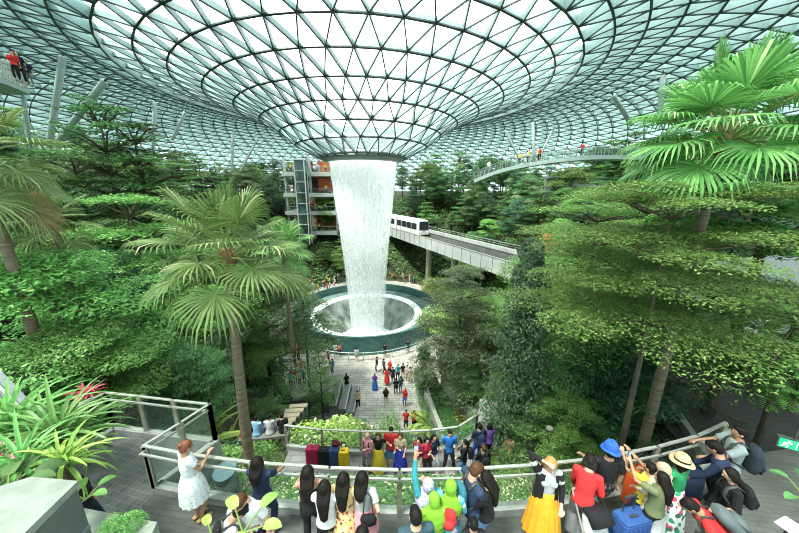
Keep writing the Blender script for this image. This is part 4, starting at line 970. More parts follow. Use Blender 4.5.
# stepped seating on the plaza
for i,(px,lab) in enumerate(((336,'leftmost'),(345,'middle'),(353,'rightmost'))):
    a=at_z(px-3,411,.6); bq=at_z(px+3.2,387,.3)
    w_=.72; m=MB(); z=1.15-.35*i
    A=Vector((a.x,a.y,0)); B=Vector((bq.x,bq.y,0)); t=(B-A).normalized(); s=Vector((-t.y,t.x,0))*w_/2
    pol=[(A.x-s.x,A.y-s.y),(B.x-s.x,B.y-s.y),(B.x+s.x,B.y+s.y),(A.x+s.x,A.y+s.y)]
    m.prism(pol,0,z); o=m.build('stone_step',mat('step_dark',(.20,.22,.21),.6,(.15,.17,.16)))
    m=MB(); m.prism([(p[0]+.0,p[1]) for p in [(A.x-s.x,A.y-s.y),(B.x-s.x,B.y-s.y),(B.x-s.x*.7,B.y-s.y*.7),(A.x-s.x*.7,A.y-s.y*.7)]],z,z+.02)
    m.build('step_edge',mat('edge_pale',(.5,.5,.46),.6),o)
    tag(o,lab+' of the three long dark stone steps on the plaza','step','long steps on the plaza')
# timber-edged stair at left going down to the plaza
st=empty('garden_stair',(0,0,0),0,'stair of pale timber treads going down left of the plaza','stair')
for i in range(6):
    c_=at_d(277+4.3*i,430-4.8*i,13.2+.8*i)
    q=MB(); q.box((c_.x,c_.y,c_.z),(1.15,.34,.10),rotz=.1); q.build('tread',mat('tread',(.33,.28,.2),.6,(.25,.22,.15)),st)
    q=MB(); q.box((c_.x,c_.y+.05,c_.z-.35),(1.1,.25,.6),rotz=.1); q.build('riser',M_conc2,st)

# ---------- foreground planter boxes, bottom left ----------
# top face corners measured on the photo, about 1.6 m below the camera
def slab(name,zt,th,corners,label,mt,cat='planter'):
    P=[at_z(px,py,zt) for px,py in corners]
    m=MB(); m.prism([(p.x,p.y) for p in P],zt-th,zt); o=m.build(name,mt); tag(o,label,cat); return o
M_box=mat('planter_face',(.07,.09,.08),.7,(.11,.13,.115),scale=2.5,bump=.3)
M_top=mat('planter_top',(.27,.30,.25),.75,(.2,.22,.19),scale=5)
zt=17.0
P=[at_z(px,py,zt) for px,py in ((75,482),(30,478),(-60,505),(-140,600),(10,545))]
o=None
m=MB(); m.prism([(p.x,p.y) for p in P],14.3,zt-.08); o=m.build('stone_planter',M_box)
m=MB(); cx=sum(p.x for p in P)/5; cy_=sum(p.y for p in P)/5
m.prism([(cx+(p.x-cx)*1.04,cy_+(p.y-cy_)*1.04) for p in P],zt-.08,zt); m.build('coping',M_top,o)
m=MB(); a,b2=P[0],P[4]
for zz in (16.4,15.7): m.bar((a.x+.015,a.y-.01,zz),(b2.x+.015,b2.y-.01,zz),.02,.03)
m.build('joint',M_conc2,o)
tag(o,'grey stone planter with a pale coping in the lower left corner','planter')
P=[at_z(px,py,15.4) for px,py in ((84,508),(157,522),(140,560),(95,580))]
m=MB(); m.prism([(p.x,p.y) for p in P],14.3,15.4); o=m.build('stone_planter',M_top); tag(o,'low pale stone planter with a small shrub beside the tiled platform','planter')
PLB=P
# ---------- plants ----------
L_bright=leafmat('leaf_bright',(.050,.165,.028),(.165,.37,.075),(.38,.52,.17))
L_mid=leafmat('leaf_mid',(.028,.105,.028),(.095,.25,.065),(.25,.38,.14))
L_dark=leafmat('leaf_dark',(.012,.05,.022),(.045,.135,.055),(.15,.26,.13))
L_blue=leafmat('leaf_grey',(.07,.15,.065),(.22,.35,.16),(.45,.52,.30))
L_yel=leafmat('leaf_yellow',(.14,.27,.035),(.36,.50,.09),(.58,.62,.2))
L_palm=leafmat('leaf_palm',(.05,.16,.03),(.17,.36,.09),(.55,.60,.32),trans=.3,rough=.4)
L_palmdry=leafmat('leaf_palm_dry',(0.227,0.265,0.069),(0.552,0.476,0.193),(0.812,0.595,0.345),trans=.3)
L_red=leafmat('leaf_red',(0.488,0.053,0.028),(0.894,0.159,0.055),(0.812,0.397,0.069))
M_bark=mat('bark',(.13,.105,.07),.9,(.07,.06,.04),scale=6,bump=.6,stretch=(1,1,.4))
M_barkp=mat('bark_palm',(.24,.19,.13),.85,(.12,.095,.065),scale=3,bump=.5,stretch=(.4,.4,5))
_r=random.random
def leaf(mb,x,y,z,nx,ny,nz,s,asp=.5,droop=0.0,mi=0):
    # random tangent on the plane with normal n
    ax=_r()*2-1; ay=_r()*2-1; az=_r()*2-1
    d=(ax*nx+ay*ny+az*nz)/max(1e-6,nx*nx+ny*ny+nz*nz)
    tx,ty,tz=ax-d*nx,ay-d*ny,az-d*nz-droop
    l=math.sqrt(tx*tx+ty*ty+tz*tz) or 1; tx/=l;ty/=l;tz/=l
    l=math.sqrt(nx*nx+ny*ny+nz*nz) or 1
    sx,sy,sz=(ty*nz-tz*ny)/l,(tz*nx-tx*nz)/l,(tx*ny-ty*nx)/l
    w=s*asp*.5; h=s*.5; k=len(mb.v)
    mb.v+=[(x-tx*h,y-ty*h,z-tz*h),(x+sx*w,y+sy*w,z+sz*w),(x+tx*h,y+ty*h,z+tz*h),(x-sx*w,y-sy*w,z-sz*w)]
    mb.f.append((k,k+1,k+2,k+3)); mb.mi.append(mi)
def layered_tree(name,H,R,tiers,nleaf,lm,ls=.16,seed=0,first=.35,trunk=.16,pads=3,br=6,taper=.55,lean=(0,0),flat=.10,bark=None):
    random.seed(seed); root=empty(name); T=MB(); T.smooth=True; B=MB(); Lf=MB(); centres=[]
    lx,ly=lean
    T.tube([(0,0,-.6),(lx*.25,ly*.25,H*.25),(lx*.6,ly*.6,H*.6),(lx,ly,H*.97)],[trunk*1.3,trunk,trunk*.7,trunk*.15],10)
    for t in range(tiers):
        f=t/max(1,tiers-1); z=H*(first+(1-first)*f); rt=R*(1-taper*f**1.5)*rnd(.85,1.1); a0=rnd(0,6.28)
        for b in range(br):
            a=a0+b*2*PI/br+rnd(-.25,.25); rr=rt*rnd(.75,1.1); dz=rnd(-.25,.25)*H/tiers*.5
            cx,cy=lx*z/H,ly*z/H; ex,ey=cx+rr*math.cos(a),cy+rr*math.sin(a)
            B.tube([(cx,cy,z-.07*H),(cx+(ex-cx)*.5,cy+(ey-cy)*.5,z-.02*H+dz),(ex,ey,z+dz-.05)],[trunk*.35,trunk*.2,trunk*.06],5,cap=False)
            for p in range(pads):
                q=(p+1)/pads; q=q*.85+.12; pr=rt*(.30 if p else .22)*rnd(.8,1.2)
                centres.append((cx+(ex-cx)*q+rnd(-.2,.2)*pr,cy+(ey-cy)*q+rnd(-.2,.2)*pr,z+dz+rnd(-.04,.04)*H/tiers,pr))
        centres.append((lx*z/H,ly*z/H,z,R*.30))
        if f>.9: centres.append((lx,ly,z+.1,R*.25))
    tot=sum(c[3]**2 for c in centres)
    for (x,y,z,pr) in centres:
        for _ in range(int(nleaf*pr*pr/tot)):
            a=_r()*6.283; r=math.sqrt(_r())*pr; q=r/pr
            leaf(Lf,x+r*math.cos(a),y+r*math.sin(a),z+(1-q*q)*pr*flat*2.2-.1*pr+rnd(-1,1)*pr*flat, rnd(-.5,.5),rnd(-.5,.5),1,ls*rnd(.7,1.3),.5,.1)
    T.build('trunk',bark or M_bark,root); B.build('branches',bark or M_bark,root); Lf.build('foliage',lm,root)
    return root
def round_tree(name,H,R,nleaf,lm,ls=.2,seed=0,blobs=64,trunk=.13,zc=.60,hz=.44,br=.25,mt2=None,droop=.2,stems=1):
    random.seed(seed); root=empty(name); T=MB(); T.smooth=True; Lf=MB(); cs=[]
    for i in range(blobs):
        for _ in range(20):
            u,v,w_=rnd(-1,1),rnd(-1,1),rnd(-1,1)
            if .25<u*u+v*v+w_*w_<1: break
        wq=1-.25*max(0,w_)
        cs.append((u*R*.8*wq,v*R*.8*wq,H*zc+w_*H*hz*.85,R*br*rnd(.75,1.25)))
    for s in range(stems):
        ox,oy=(0,0) if stems==1 else (rnd(-.4,.4),rnd(-.4,.4))
        T.tube([(ox,oy,-.6),(ox*1.5+rnd(-.1,.1),oy*1.5,H*.35),(ox*2,oy*2,H*.9)],[trunk*1.25,trunk*.8,trunk*.2],8)
    for c in cs[:16]: T.tube([(0,0,c[2]-.22*H if c[2]>.35*H else .2*H),(c[0]*.5,c[1]*.5,c[2]-.08*H),(c[0],c[1],c[2])],[trunk*.4,trunk*.25,trunk*.08],5,cap=False)
    tot=sum(c[3]**2 for c in cs)
    for (x,y,z,pr) in cs:
        for _ in range(int(nleaf*pr*pr/tot)):
            u=rnd(-.2,1); a=_r()*6.283; q=math.sqrt(max(0,1-u*u)); rr=pr*rnd(.75,1.15)
            nx,ny,nz=q*math.cos(a),q*math.sin(a),u
            leaf(Lf,x+nx*rr,y+ny*rr,z+nz*rr*.5,nx*.5+rnd(-.4,.4),ny*.7+rnd(-.4,.4),nz*.5+.65,ls*rnd(.7,1.3),.48,droop)
    T.build('trunk',M_bark,root); Lf.build('foliage',lm,root)
    return root
def slim_tree(name,H,R,nleaf,lm,ls=.16,seed=0):
    random.seed(seed); root=empty(name); T=MB(); T.smooth=True; Lf=MB()
    T.tube([(0,0,-.5),(0.05,0,H*.5),(0,0,H)],[.14,.1,.02],8)
    nb=110
    for b in range(nb):
        t=b/nb; z=H*(.08+.90*t); env=R*(1-t)**.6*rnd(.55,1.0); a=b*2.4+rnd(-.4,.4); cr=R*(.42-.22*t)*rnd(.8,1.2); cx,cy=env*.75*math.cos(a),env*.75*math.sin(a); z+=rnd(-.15,.15)
        for i in range(int(nleaf/nb)):
            u=rnd(-.7,1); an=_r()*6.283; q=math.sqrt(max(0,1-u*u)); nx,ny=q*math.cos(an),q*math.sin(an)
            leaf(Lf,cx+nx*cr,cy+ny*cr,z+u*cr*.7,nx*.6+rnd(-.4,.4),ny*.6+rnd(-.4,.4),u*.5+.6,ls*rnd(.7,1.3),.42,.5)
    T.build('trunk',M_bark,root); Lf.build('foliage',lm,root); return root
def fan(mb,hub,dirv,L,n=34,spread=2.3,width=.030,droop=.35,mi=0):
    """one fan of pleated blades from hub, facing along dirv"""
    d=Vector(dirv).normalized(); up=Vector((0,0,1)); sd=d.cross(up)
    if sd.length<.1: sd=Vector((1,0,0))
    sd.normalize(); nrm_=sd.cross(d).normalized()
    for i in range(n):
        a=-spread+2*spread*i/(n-1)+rnd(-.02,.02); l=L*(.72+.28*math.cos(a*.55))*rnd(.92,1.05)
        v=(d*math.cos(a)+sd*math.sin(a)); v=(v+nrm_*.12).normalized(); s=v.cross(nrm_).normalized()
        p0=hub; p1=hub+v*l*.55; p2=hub+v*l*.85-Vector((0,0,1))*droop*l*.12; p3=hub+v*l-Vector((0,0,1))*droop*l*.42
        wd=width*l
        k=len(mb.v); rg=nrm_*wd*.45
        for p,q in ((p0,.12),(p1,1),(p2,.75),(p3,.05)):
            mb.v+= [tuple(p-s*wd*q),tuple(p+rg*q),tuple(p+s*wd*q)]
        for j in range(3):
            b=k+j*3; mb.f+=[(b,b+1,b+4,b+3),(b+1,b+2,b+5,b+4)]; mb.mi+=[mi,mi]
def fan_palm(name,H,R,nf=22,seed=0,trunk=.14,lm=None,dry=True,n=34,lean=(0,0),lo=-50):
    random.seed(seed); root=empty(name); T=MB(); T.smooth=True
    lx,ly=lean; seg=max(6,int(H/.22)); pts=[];rd=[]
    for i in range(seg*2+1):
        f=i/(seg*2); pts.append((lx*f**1.6,ly*f**1.6,-.5+(H+.4)*f)); rd.append(trunk*(1.15-.35*f)*(1.0 if i%2 else 1.09))
    T.tube(pts,rd,12); T.build('trunk',M_barkp,root)
    top=Vector((lx,ly,H-.1)); P=MB(); G=MB(); D=MB()
    for i in range(nf):
        f=i/(nf-1); el=math.radians(82-(82-lo)*f**.85); a=i*2.399+rnd(-.2,.2)
        v=Vector((math.cos(a)*math.cos(el),math.sin(a)*math.cos(el),math.sin(el)))
        pl=R*rnd(.42,.62); hub=top+v*pl+Vector((0,0,-.10*R*(1-math.sin(el))))
        P.tube([top,top+v*pl*.5+Vector((0,0,.03)),hub],[.035,.025,.018],5)
        dv_=(v+Vector((0,0,-.25-.3*f))).normalized()
        fan(D if (dry and f>.9) else G,hub,dv_,R*rnd(.38,.46),n=n,droop=.3+.7*f)
    M_pet=mat('petiole',(.16,.26,.06),.5,(.22,.24,.08))
    P.build('petioles',M_pet,root); G.build('fronds',lm or L_palm,root)
    if D.v: D.build('dry_fronds',L_palmdry,root)
    m=MB(); m.sphere((lx,ly,H-.12),(trunk*1.7,trunk*1.7,.3),10,6); m.build('crown_shaft',mat('palm_fibre',(.30,.14,.06),.9,(.16,.09,.04)),root)
    return root
def blade(mb,p,a,L,w,el,arch=1.2,n=6,mi=0,fold=.25,tw=0):
    d=Vector((math.cos(a),math.sin(a),0)); s=Vector((-math.sin(a),math.cos(a),0)); pos=Vector(p); k=len(mb.v)
    for i in range(n+1):
        f=i/n; e=el-arch*f; step=L/n; wd=w*(math.sin(PI*min(1,.15+f*.85))**.7 if i<n else .05)
        nn=Vector((-d.x*math.sin(e),-d.y*math.sin(e),math.cos(e)))
        mb.v+=[tuple(pos-s*wd/2+nn*wd*fold),tuple(pos),tuple(pos+s*wd/2+nn*wd*fold)]
        pos=pos+(d*math.cos(e)+Vector((0,0,1))*math.sin(e))*step
    for i in range(n):
        b=k+i*3; mb.f+=[(b,b+1,b+4,b+3),(b+1,b+2,b+5,b+4)]; mb.mi+=[mi,mi]
def strap_plant(name,nb,L,w,lm,seed=0,stem=.0,arch=1.5,lo=.3):
    random.seed(seed); root=empty(name); m=MB()
    for i in range(nb):
        f=i/nb; blade(m,(rnd(-.05,.05),rnd(-.05,.05),stem+rnd(0,.15)),i*2.399,L*rnd(.75,1.1),w*rnd(.8,1.2),1.45-(1.45-lo)*f,arch*rnd(.7,1.2))
    m.build('leaves',lm,root)
    q=MB(); q.tube([(0,0,-.3),(0,0,stem+.15)],[.06,.05],8); q.build('stem',M_bark,root)
    return root
def feather_plant(name,nf,L,lm,seed=0,stem=.2,leafw=.03,nl=16,lo=.1,ll=.3):
    random.seed(seed); root=empty(name); m=MB(); S=MB()
    for i in range(nf):
        a=i*2.399; el=1.35-(1.35-lo)*i/nf; pos=Vector((0,0,stem)); d=Vector((math.cos(a),math.sin(a),0)); s=Vector((-math.sin(a),math.cos(a),0)); pts=[tuple(pos)]
        Lq=L*rnd(.8,1.1)
        for j in range(nl):
            f=j/nl; e=el-1.25*f; pos=pos+(d*math.cos(e)+Vector((0,0,1))*math.sin(e))*(Lq/nl); pts.append(tuple(pos))
            if j<2: continue
            ln=ll*L*math.sin(PI*min(1,.1+f*.9))**.6+.02
            for sg in (-1,1):
                v=(s*sg+d*.55*math.cos(e)+Vector((0,0,.25-.3*f))).normalized(); t=v.cross(Vector((0,0,1)))
                if t.length<.1: continue
                t.normalize(); t*=leafw*L; q=pos+v*ln*.5; e2=pos+v*ln-Vector((0,0,ln*.15)); k=len(m.v)
                m.v+=[tuple(pos),tuple(q+t),tuple(e2),tuple(q-t)]; m.f.append((k,k+1,k+2,k+3)); m.mi.append(0)
        S.tube(pts[::4]+[pts[-1]],[.014*L]*(len(pts[::4])+1),4,cap=False)
    m.build('fronds',lm,root); S.tube([(0,0,-.3),(0,0,stem)],[.08,.07],8); S.build('stem',M_bark,root); return root
def bush(name,R,H,nleaf,lm,ls=.12,seed=0,flowers=None):
    random.seed(seed); root=empty(name); m=MB()
    for i in range(nleaf):
        u=_r(); a=_r()*6.283; q=math.sqrt(1-u*u); rr=rnd(.7,1.05)*(1+.15*math.sin(a*3+seed)); nx,ny=q*math.cos(a),q*math.sin(a)
        leaf(m,nx*R*rr,ny*R*rr,u*H*rr+.03,nx*.7+rnd(-.4,.4),ny*.7+rnd(-.4,.4),u+.4,ls*rnd(.7,1.4),.5,.1)
    m.build('foliage',lm,root)
    S=MB(); 
    for i in range(5): S.tube([(0,0,-.2),(rnd(-.3,.3)*R,rnd(-.3,.3)*R,H*.7)],[.03,.01],5)
    S.build('stems',M_bark,root)
    if flowers:
        m=MB()
        for i in range(40):
            u=rnd(.2,1); a=_r()*6.283; q=math.sqrt(1-u*u)
            for _ in range(3): leaf(m,q*math.cos(a)*R*1.03,q*math.sin(a)*R*1.03,u*H*1.05,rnd(-1,1),rnd(-1,1),1,.09,.8)
        fo=m.build('flowers',flowers,root); tag(fo,kind='stuff')
    return root
M_flower=mat('flower_white',(.75,.75,.55),.6,(.8,.7,.35)); M_pink=mat('flower_pink',(.65,.12,.22),.6,(.75,.3,.35))
HEIGHT={}
def reg(o,h): HEIGHT[o.name]=h; return o
# prototypes for copies (each first used in place, later copied)
PR={}
def proto(key,fn,h):
    PR[key]=[fn,h,None,None]
def place(key,x,y,z,height,label,cat='tree',group=None,wide=1.0,rz=None):
    fn,h,root,kids=PR[key]
    if root is None:
        root=fn(); kids=list(root.children); PR[key][2]=root; PR[key][3]=kids; o=root
    else: o=copy_tree(root,None,kids)
    s=height/h; o.location=(x,y,z); o.scale=(s*wide,s*wide,s); o.rotation_euler=(0,0,rnd(0,6.28) if rz is None else rz)
    tag(o,label,cat,group)
    if group is None and 'group' in o: del o['group']
    return o
proto('round_b',lambda:round_tree('broadleaf_tree',8,3.0,36000,L_bright,.115,seed=11),8.6)
proto('round_m',lambda:round_tree('broadleaf_tree',8,2.8,34000,L_mid,.115,seed=12,blobs=70),8.6)
proto('round_d',lambda:round_tree('broadleaf_tree',8,2.8,30000,L_dark,.12,seed=13,blobs=60),8.6)
proto('round_g',lambda:round_tree('broadleaf_tree',8,2.7,30000,L_blue,.115,seed=14,blobs=64),8.6)
proto('tall_m',lambda:round_tree('tall_tree',12,2.1,14000,L_mid,.19,seed=15,blobs=70,zc=.62,hz=.38,br=.30),12.6)
proto('tall_d',lambda:round_tree('tall_tree',12,2.0,13000,L_dark,.19,seed=16,blobs=60,zc=.66,hz=.36,br=.30),12.6)
proto('layer_b',lambda:layered_tree('layered_tree',9,3.6,6,34000,L_bright,.115,seed=21),9.4)
proto('layer_m',lambda:layered_tree('layered_tree',9,3.3,7,32000,L_mid,.115,seed=22),9.4)
proto('layer_d',lambda:layered_tree('layered_tree',10,3.0,6,15000,L_mid,.14,seed=23,first=.5),10.4)
proto('umb_g',lambda:layered_tree('umbrella_tree',9,2.6,4,5000,L_blue,.22,seed=24,first=.62,trunk=.12),9.4)
proto('slim',lambda:slim_tree('slender_tree',9,1.5,9000,L_dark,.22,seed=31),9)
proto('palm',lambda:fan_palm('fan_palm',6,2.2,18,seed=41,n=22),7.2)
proto('feather',lambda:feather_plant('feather_palm',16,2.6,L_palm,seed=42,stem=2.2),4.0)
proto('fern',lambda:feather_plant('tree_fern',14,1.3,L_yel,seed=43,stem=.35),1.4)
proto('cycad',lambda:feather_plant('cycad',20,1.1,L_mid,seed=44,stem=.3,ll=.2),1.2)
proto('strap',lambda:strap_plant('strap_leaf_plant',26,1.4,.11,L_yel,seed=45),1.3)
proto('bush_b',lambda:bush('shrub',.9,.9,3600,L_bright,.075,seed=46),.95)
proto('bush_m',lambda:bush('shrub',.9,.9,3200,L_mid,.085,seed=47),.95)
proto('bush_f',lambda:bush('flowering_shrub',.9,.8,3000,L_yel,.075,seed=48,flowers=M_flower),.9)
proto('bush_r',lambda:bush('red_shrub',.8,.8,900,L_red,.16,seed=49),.85)

def top_tree(key,px,py,d,label,wide=1.0,base=None,cat='tree',rz=None,group=None):
    """tree whose top shows at px,py at forward distance d"""
    t=at_d(px,py,d); b=terrain(t.x,t.y) if base is None else base
    return place(key,t.x,t.y,b-.1,max(.5,t.z-b),label,cat,group,wide,rz)
random.seed(101)
OCC=[]  # occupied spots for the random fill
def tt(key,px,py,d,label,wide=1.0,**k):
    o=top_tree(key,px,py,d,label,wide,**k); OCC.append((o.location.x,o.location.y,1.8)); return o
# --- hero trees on the right
random.seed(5)
def hero(o,x,y,z,label,cat='tree'):
    o.location=(x,y,z); tag(o,label,cat); OCC.append((x,y,2.5)); return o
h0=layered_tree('layered_tree',7.0,2.8,4,90000,L_bright,.062,seed=60,first=.64,trunk=.065,br=9,pads=4,taper=.25,flat=.07)
hero(h0,6.0,6.7,12.9,'nearest layered bright green tree at the right, its flat tiers before the palm trunk')
h1=layered_tree('layered_tree',8.2,4.2,5,60000,L_bright,.095,seed=61,first=.42,trunk=.17,br=7,pads=4,taper=.35,lean=(.6,.5))
b1=at_z(680,432,12.2); hero(h1,b1.x-.9,b1.y+2.2,11.6,'large layered bright green tree right of the dark slender tree, with flat leafy tiers')
h2=layered_tree('layered_tree',8.0,3.5,5,36000,L_bright,.11,seed=62,first=.45,trunk=.15,br=6,pads=4,taper=.3)
t=at_d(600,205,14); hero(h2,t.x,t.y,t.z-8.2,'layered green tree with flat tiers behind the two crossing trunks on the right')
h3=layered_tree('layered_tree',9.5,4.4,7,42000,L_blue,.14,seed=63,first=.35,trunk=.14,br=7,pads=4,taper=.5)
t=at_d(463,266,23); hero(h3,t.x,t.y,0.6,'grey green layered tree right of the pool in front of the train bridge').scale=(1,1,(t.z-.6)/9.8)
h4=slim_tree('slender_tree',8,1.45,30000,leafmat('leaf_slate',(.02,.06,.03),(.10,.20,.10),(.25,.34,.2)),.11,seed=64)
t=at_d(534,236,10); hz_=t.z-terrain(t.x,t.y); h4.scale=(1,1,hz_/8); hero(h4,t.x,t.y,terrain(t.x,t.y),'dark narrow tree standing before the right end of the visible train bridge')
# --- fan palms
p1=fan_palm('fan_palm',5.9,2.15,26,seed=71,trunk=.125,n=32,lean=(.15,.1),lo=-22,dry=False); c=at_d(226,258,7.4); hero(p1,c.x-.1,c.y-.1,c.z-5.8,'tall fan palm with a ringed trunk left of centre, beyond the lookout platform')
p2=fan_palm('fan_palm',8.6,2.3,34,seed=72,trunk=.12,n=42,lean=(.2,0),lo=-12,dry=False); c=at_d(718,148,7.3); hero(p2,c.x-.1,c.y,c.z-8.4,'huge fan palm with broad fronds against the roof at upper right')
p3=fan_palm('fan_palm',6,2.3,22,seed=73,trunk=.14,n=34,dry=True); c=at_d(-22,158,9.0); hero(p3,c.x,c.y,c.z-5.9,'yellowish fan palm cut by the left edge of the picture')
p4=fan_palm('fan_palm',6,1.7,16,seed=74,trunk=.12,n=30,dry=False); c=at_d(52,222,11); hero(p4,c.x,c.y,c.z-5.9,'bright green fan palm half hidden in the left trees')
p5=fan_palm('fan_palm',7,2.6,26,seed=75,trunk=.14,n=32,dry=True); c=at_d(283,250,20); hero(p5,c.x,c.y,c.z-6.9,'fan palm with drooping fronds left of the waterfall')
p6=feather_plant('feather_palm',14,1.9,L_palm,seed=76,stem=4.6,nl=22); c=at_d(800,318,7.0); hero(p6,c.x,c.y,c.z-4.8,'small feather palm at the right edge above the sunken walkway')
# --- left bank
tt('round_b',30,218,10.5,'bright green round-crowned tree at the left edge under the palms',1.35)
tt('round_b',78,300,9.5,'bright leafy tree low on the left bank behind the strap-leaved plants',1.25)
tt('round_d',105,232,14,'dark glossy tree between the bright tree and the fan palm on the left',1.0)
tt('layer_b',125,188,17,'yellow green layered tree with a fine umbrella crown on the left',1.15)
tt('round_g',150,330,13,'grey green broadleaf tree just left of the ringed palm trunk',1.2)
tt('tall_m',175,215,22,'mid green tree behind the ringed fan palm',1.2)
tt('round_m',178,325,11.5,'mid green tree at the foot of the left bank behind the platform',.95)
tt('round_g',205,290,17,'pale grey green tree right behind the palm trunk',1.1)
tt('round_d',140,395,9.5,'dark bushy tree directly behind the lookout platform railing',1.5)
tt('round_d',55,395,8.6,'dark bushy tree beyond the left corner of the lookout platform',1.4)
tt('layer_d',95,100,26,'dark sparse tree with flat tiers between the two thick columns',1.1)
tt('layer_d',130,118,28,'dark sparse tree with flat tiers right of the slanting column',1.1)
tt('layer_m',70,150,22,'layered tree below the thick columns on the left',1.2)
tt('round_m',20,140,20,'dense tree below the high walkway on the left',1.2)
tt('layer_m',255,235,24,'layered tree left of the drooping fan palm',1.0)
tt('umb_g',302,291,27,'small grey green umbrella tree beside the crowd left of the pool',1.0,base=.0)
tt('layer_b',240,310,20,'bright layered tree above the left stairs',1.0)
# slender plaza trees
tt('layer_b',318,343,22.5,'slender young tree at the left side of the plaza steps',.55,base=.1)
for i,(px,py,d,key) in enumerate(((425,335,24,'tall_m'),(447,325,26,'tall_d'),(492,330,24,'tall_m'),(505,375,18,'layer_b'),(470,352,21,'round_m'))):
    tt(key,px,py,d,'leafy tree on the planted bank right of the plaza',.8,group='trees on the right bank of the plaza')
# right bank
tt('round_m',598,330,11,'broad tree below the layered crowns right of the dark slender tree',1.3)
tt('layer_m',600,300,10.5,'lower layered tree between the dark slender tree and the palm trunk',1.2)
tt('round_d',640,330,9.0,'dark leafy tree in the shade left of the palm trunk',1.2)
tt('layer_b',575,395,8.6,'low bright layered tree above the nodding shrubs on the right bank',1.3)
tt('layer_m',660,290,13.5,'layered tree in the shade behind the palm trunk',1.1)
tt('round_g',610,360,9.5,'grey green leafy tree on the right bank',1.0)
tt('round_b',560,235,20,'yellow green tree beyond the dark slender tree',1.2)
tt('layer_b',640,215,17,'high layered tree below the canopy bridge on the right',1.2)
tt('round_d',812,372,9.5,'dark shrub-like tree above the sunken walkway at the right edge',1.0)
tt('round_d',770,150,18,'dark tree behind the huge palm crown',1.2)
# --- background forest
def pxy(x,y,z):
    dz=z-CH; zc=y*math.cos(PITCH)-dz*math.sin(PITCH); v=y*math.sin(PITCH)+dz*math.cos(PITCH)
    return (399.5+F*x/zc,266.5-F*v/zc,zc)
def skyl(px):
    return pw(px,[(0,85),(60,112),(150,132),(250,152),(330,158),(400,158),(440,146),(520,150),(560,158),(640,125),(700,110),(800,95)])
def clear(px0,px1,pyt,y):
    # keep sight lines open
    def ov(a,b,t,dmax): return px1>a and px0<b and pyt<t and y<dmax
    if ov(300,428,420,60): return False
    if ov(388,530,pw((px0+px1)/2,[(385,242),(430,255),(530,284)]),pw((px0+px1)/2,[(385,76),(392,72),(430,56),(475,43),(530,32)])) : return False
    if ov(284,326,236,74): return False
    if ov(462,650,178,53): return False
    if ov(690,800,300,22): return False
    if ov(300,520,440,20): return False
    if ov(266,306,392,34): return False
    return True
# the bridge strip
def near_bridge(x,y):
    q=Vector((x-P0.x,y-P0.y,0)); s=q.dot(Vector((dv.x,dv.y,0))); c=q.dot(sdv); return -1.5<c<W+1.5
random.seed(909)
cells=[]
y=12.5
while y<100:
    st=2.6 if y<30 else (3.3 if y<55 else 4.4)
    x=-1.4*y-8
    while x<1.4*y+8: cells.append((x+rnd(-.8,.8)*st*.5,y+rnd(-.8,.8)*st*.5)); x+=st
    y+=st*.9
random.shuffle(cells)
REG=[('on the forest slope left of the waterfall',lambda px,y:px<330 and y>=32),('on the near left bank',lambda px,y:px<330),('on the terraced slope behind the train bridge',lambda px,y:px<560 and y>=30),('on the far right slope',lambda px,y:y>=24),('on the right bank',lambda px,y:True)]
KN={'round_b':('bright green bushy tree','bright bushy trees'),'round_m':('mid green bushy tree','mid green bushy trees'),'round_d':('dark green bushy tree','dark bushy trees'),'round_g':('grey green bushy tree','grey green bushy trees'),'tall_m':('tall narrow green tree','tall narrow trees'),'tall_d':('tall dark narrow tree','tall dark trees'),'layer_b':('bright tree with flat leafy tiers','bright tiered trees'),'layer_m':('green tree with flat leafy tiers','green tiered trees'),'layer_d':('dark tree with open flat tiers','dark tiered trees'),'palm':('fan palm','fan palms'),'feather':('feather-leaved palm','feather palms'),'slim':('dark slender cone-shaped tree','dark slender trees')}
nt_=0
NEXT=[]
for (x,y) in cells:
    e=plaza_out(x,y); z=terrain(x,y)
    if e<1.0 or near_bridge(x,y) or math.hypot(x-AX[0],y-AX[1])>72: continue
    if y<21 and abs(x)<6.5+.3*(y-12): continue
    R=1.6 if y<30 else 2.4
    if any((x-a)**2+(y-b)**2<(r+R*.35)**2 for a,b,r in OCC): continue
    r_=_r(); far=y>42
    key=('round_m' if r_<.20 else 'layer_b' if r_<.36 else 'round_b' if r_<.48 else 'tall_m' if r_<.62 else 'round_d' if r_<.72 else 'layer_m' if r_<.82 else 'round_g' if r_<.88 else 'tall_d' if r_<.94 else 'palm' if r_<.98 else 'slim')
    h=rnd(6.5,11) if y>24 else rnd(4.5,7.5)
    px,py,zc=pxy(x,y,z+h)
    if px<-60 or px>860: continue
    sk=skyl(px)+rnd(-6,22)
    # lower the tree to the skyline of the photo
    k=math.tan(PITCH+math.atan((sk-266.5)/F)); ztop=CH-k*y
    if z+h>ztop: h=ztop-z
    elif y>24 and z+h<ztop-2 and _r()<.45: h=min(13,ztop-z)
    if h<2.5: continue
    ok=False
    for _ in range(6):
        px,py,zc=pxy(x,y,z+h); hw=2.0*h/8.6*F/zc
        if clear(px-hw,px+hw,py,y): ok=True;break
        h*=.75
        if h<2.2: break
    if not ok: continue
    reg_=[r for r,t_ in REG if t_(px,y)][0]
    n_,g_=KN[key]
    place(key,x,y,z-.1,h,n_+' '+reg_,'tree' if 'palm' not in n_ else 'palm',g_+' '+reg_,wide=(1.25 if h<7 else 1.0)*rnd(.85,1.15)); OCC.append((x,y,R*.45)); nt_+=1
    if nt_>=330: break
print('background trees',nt_)
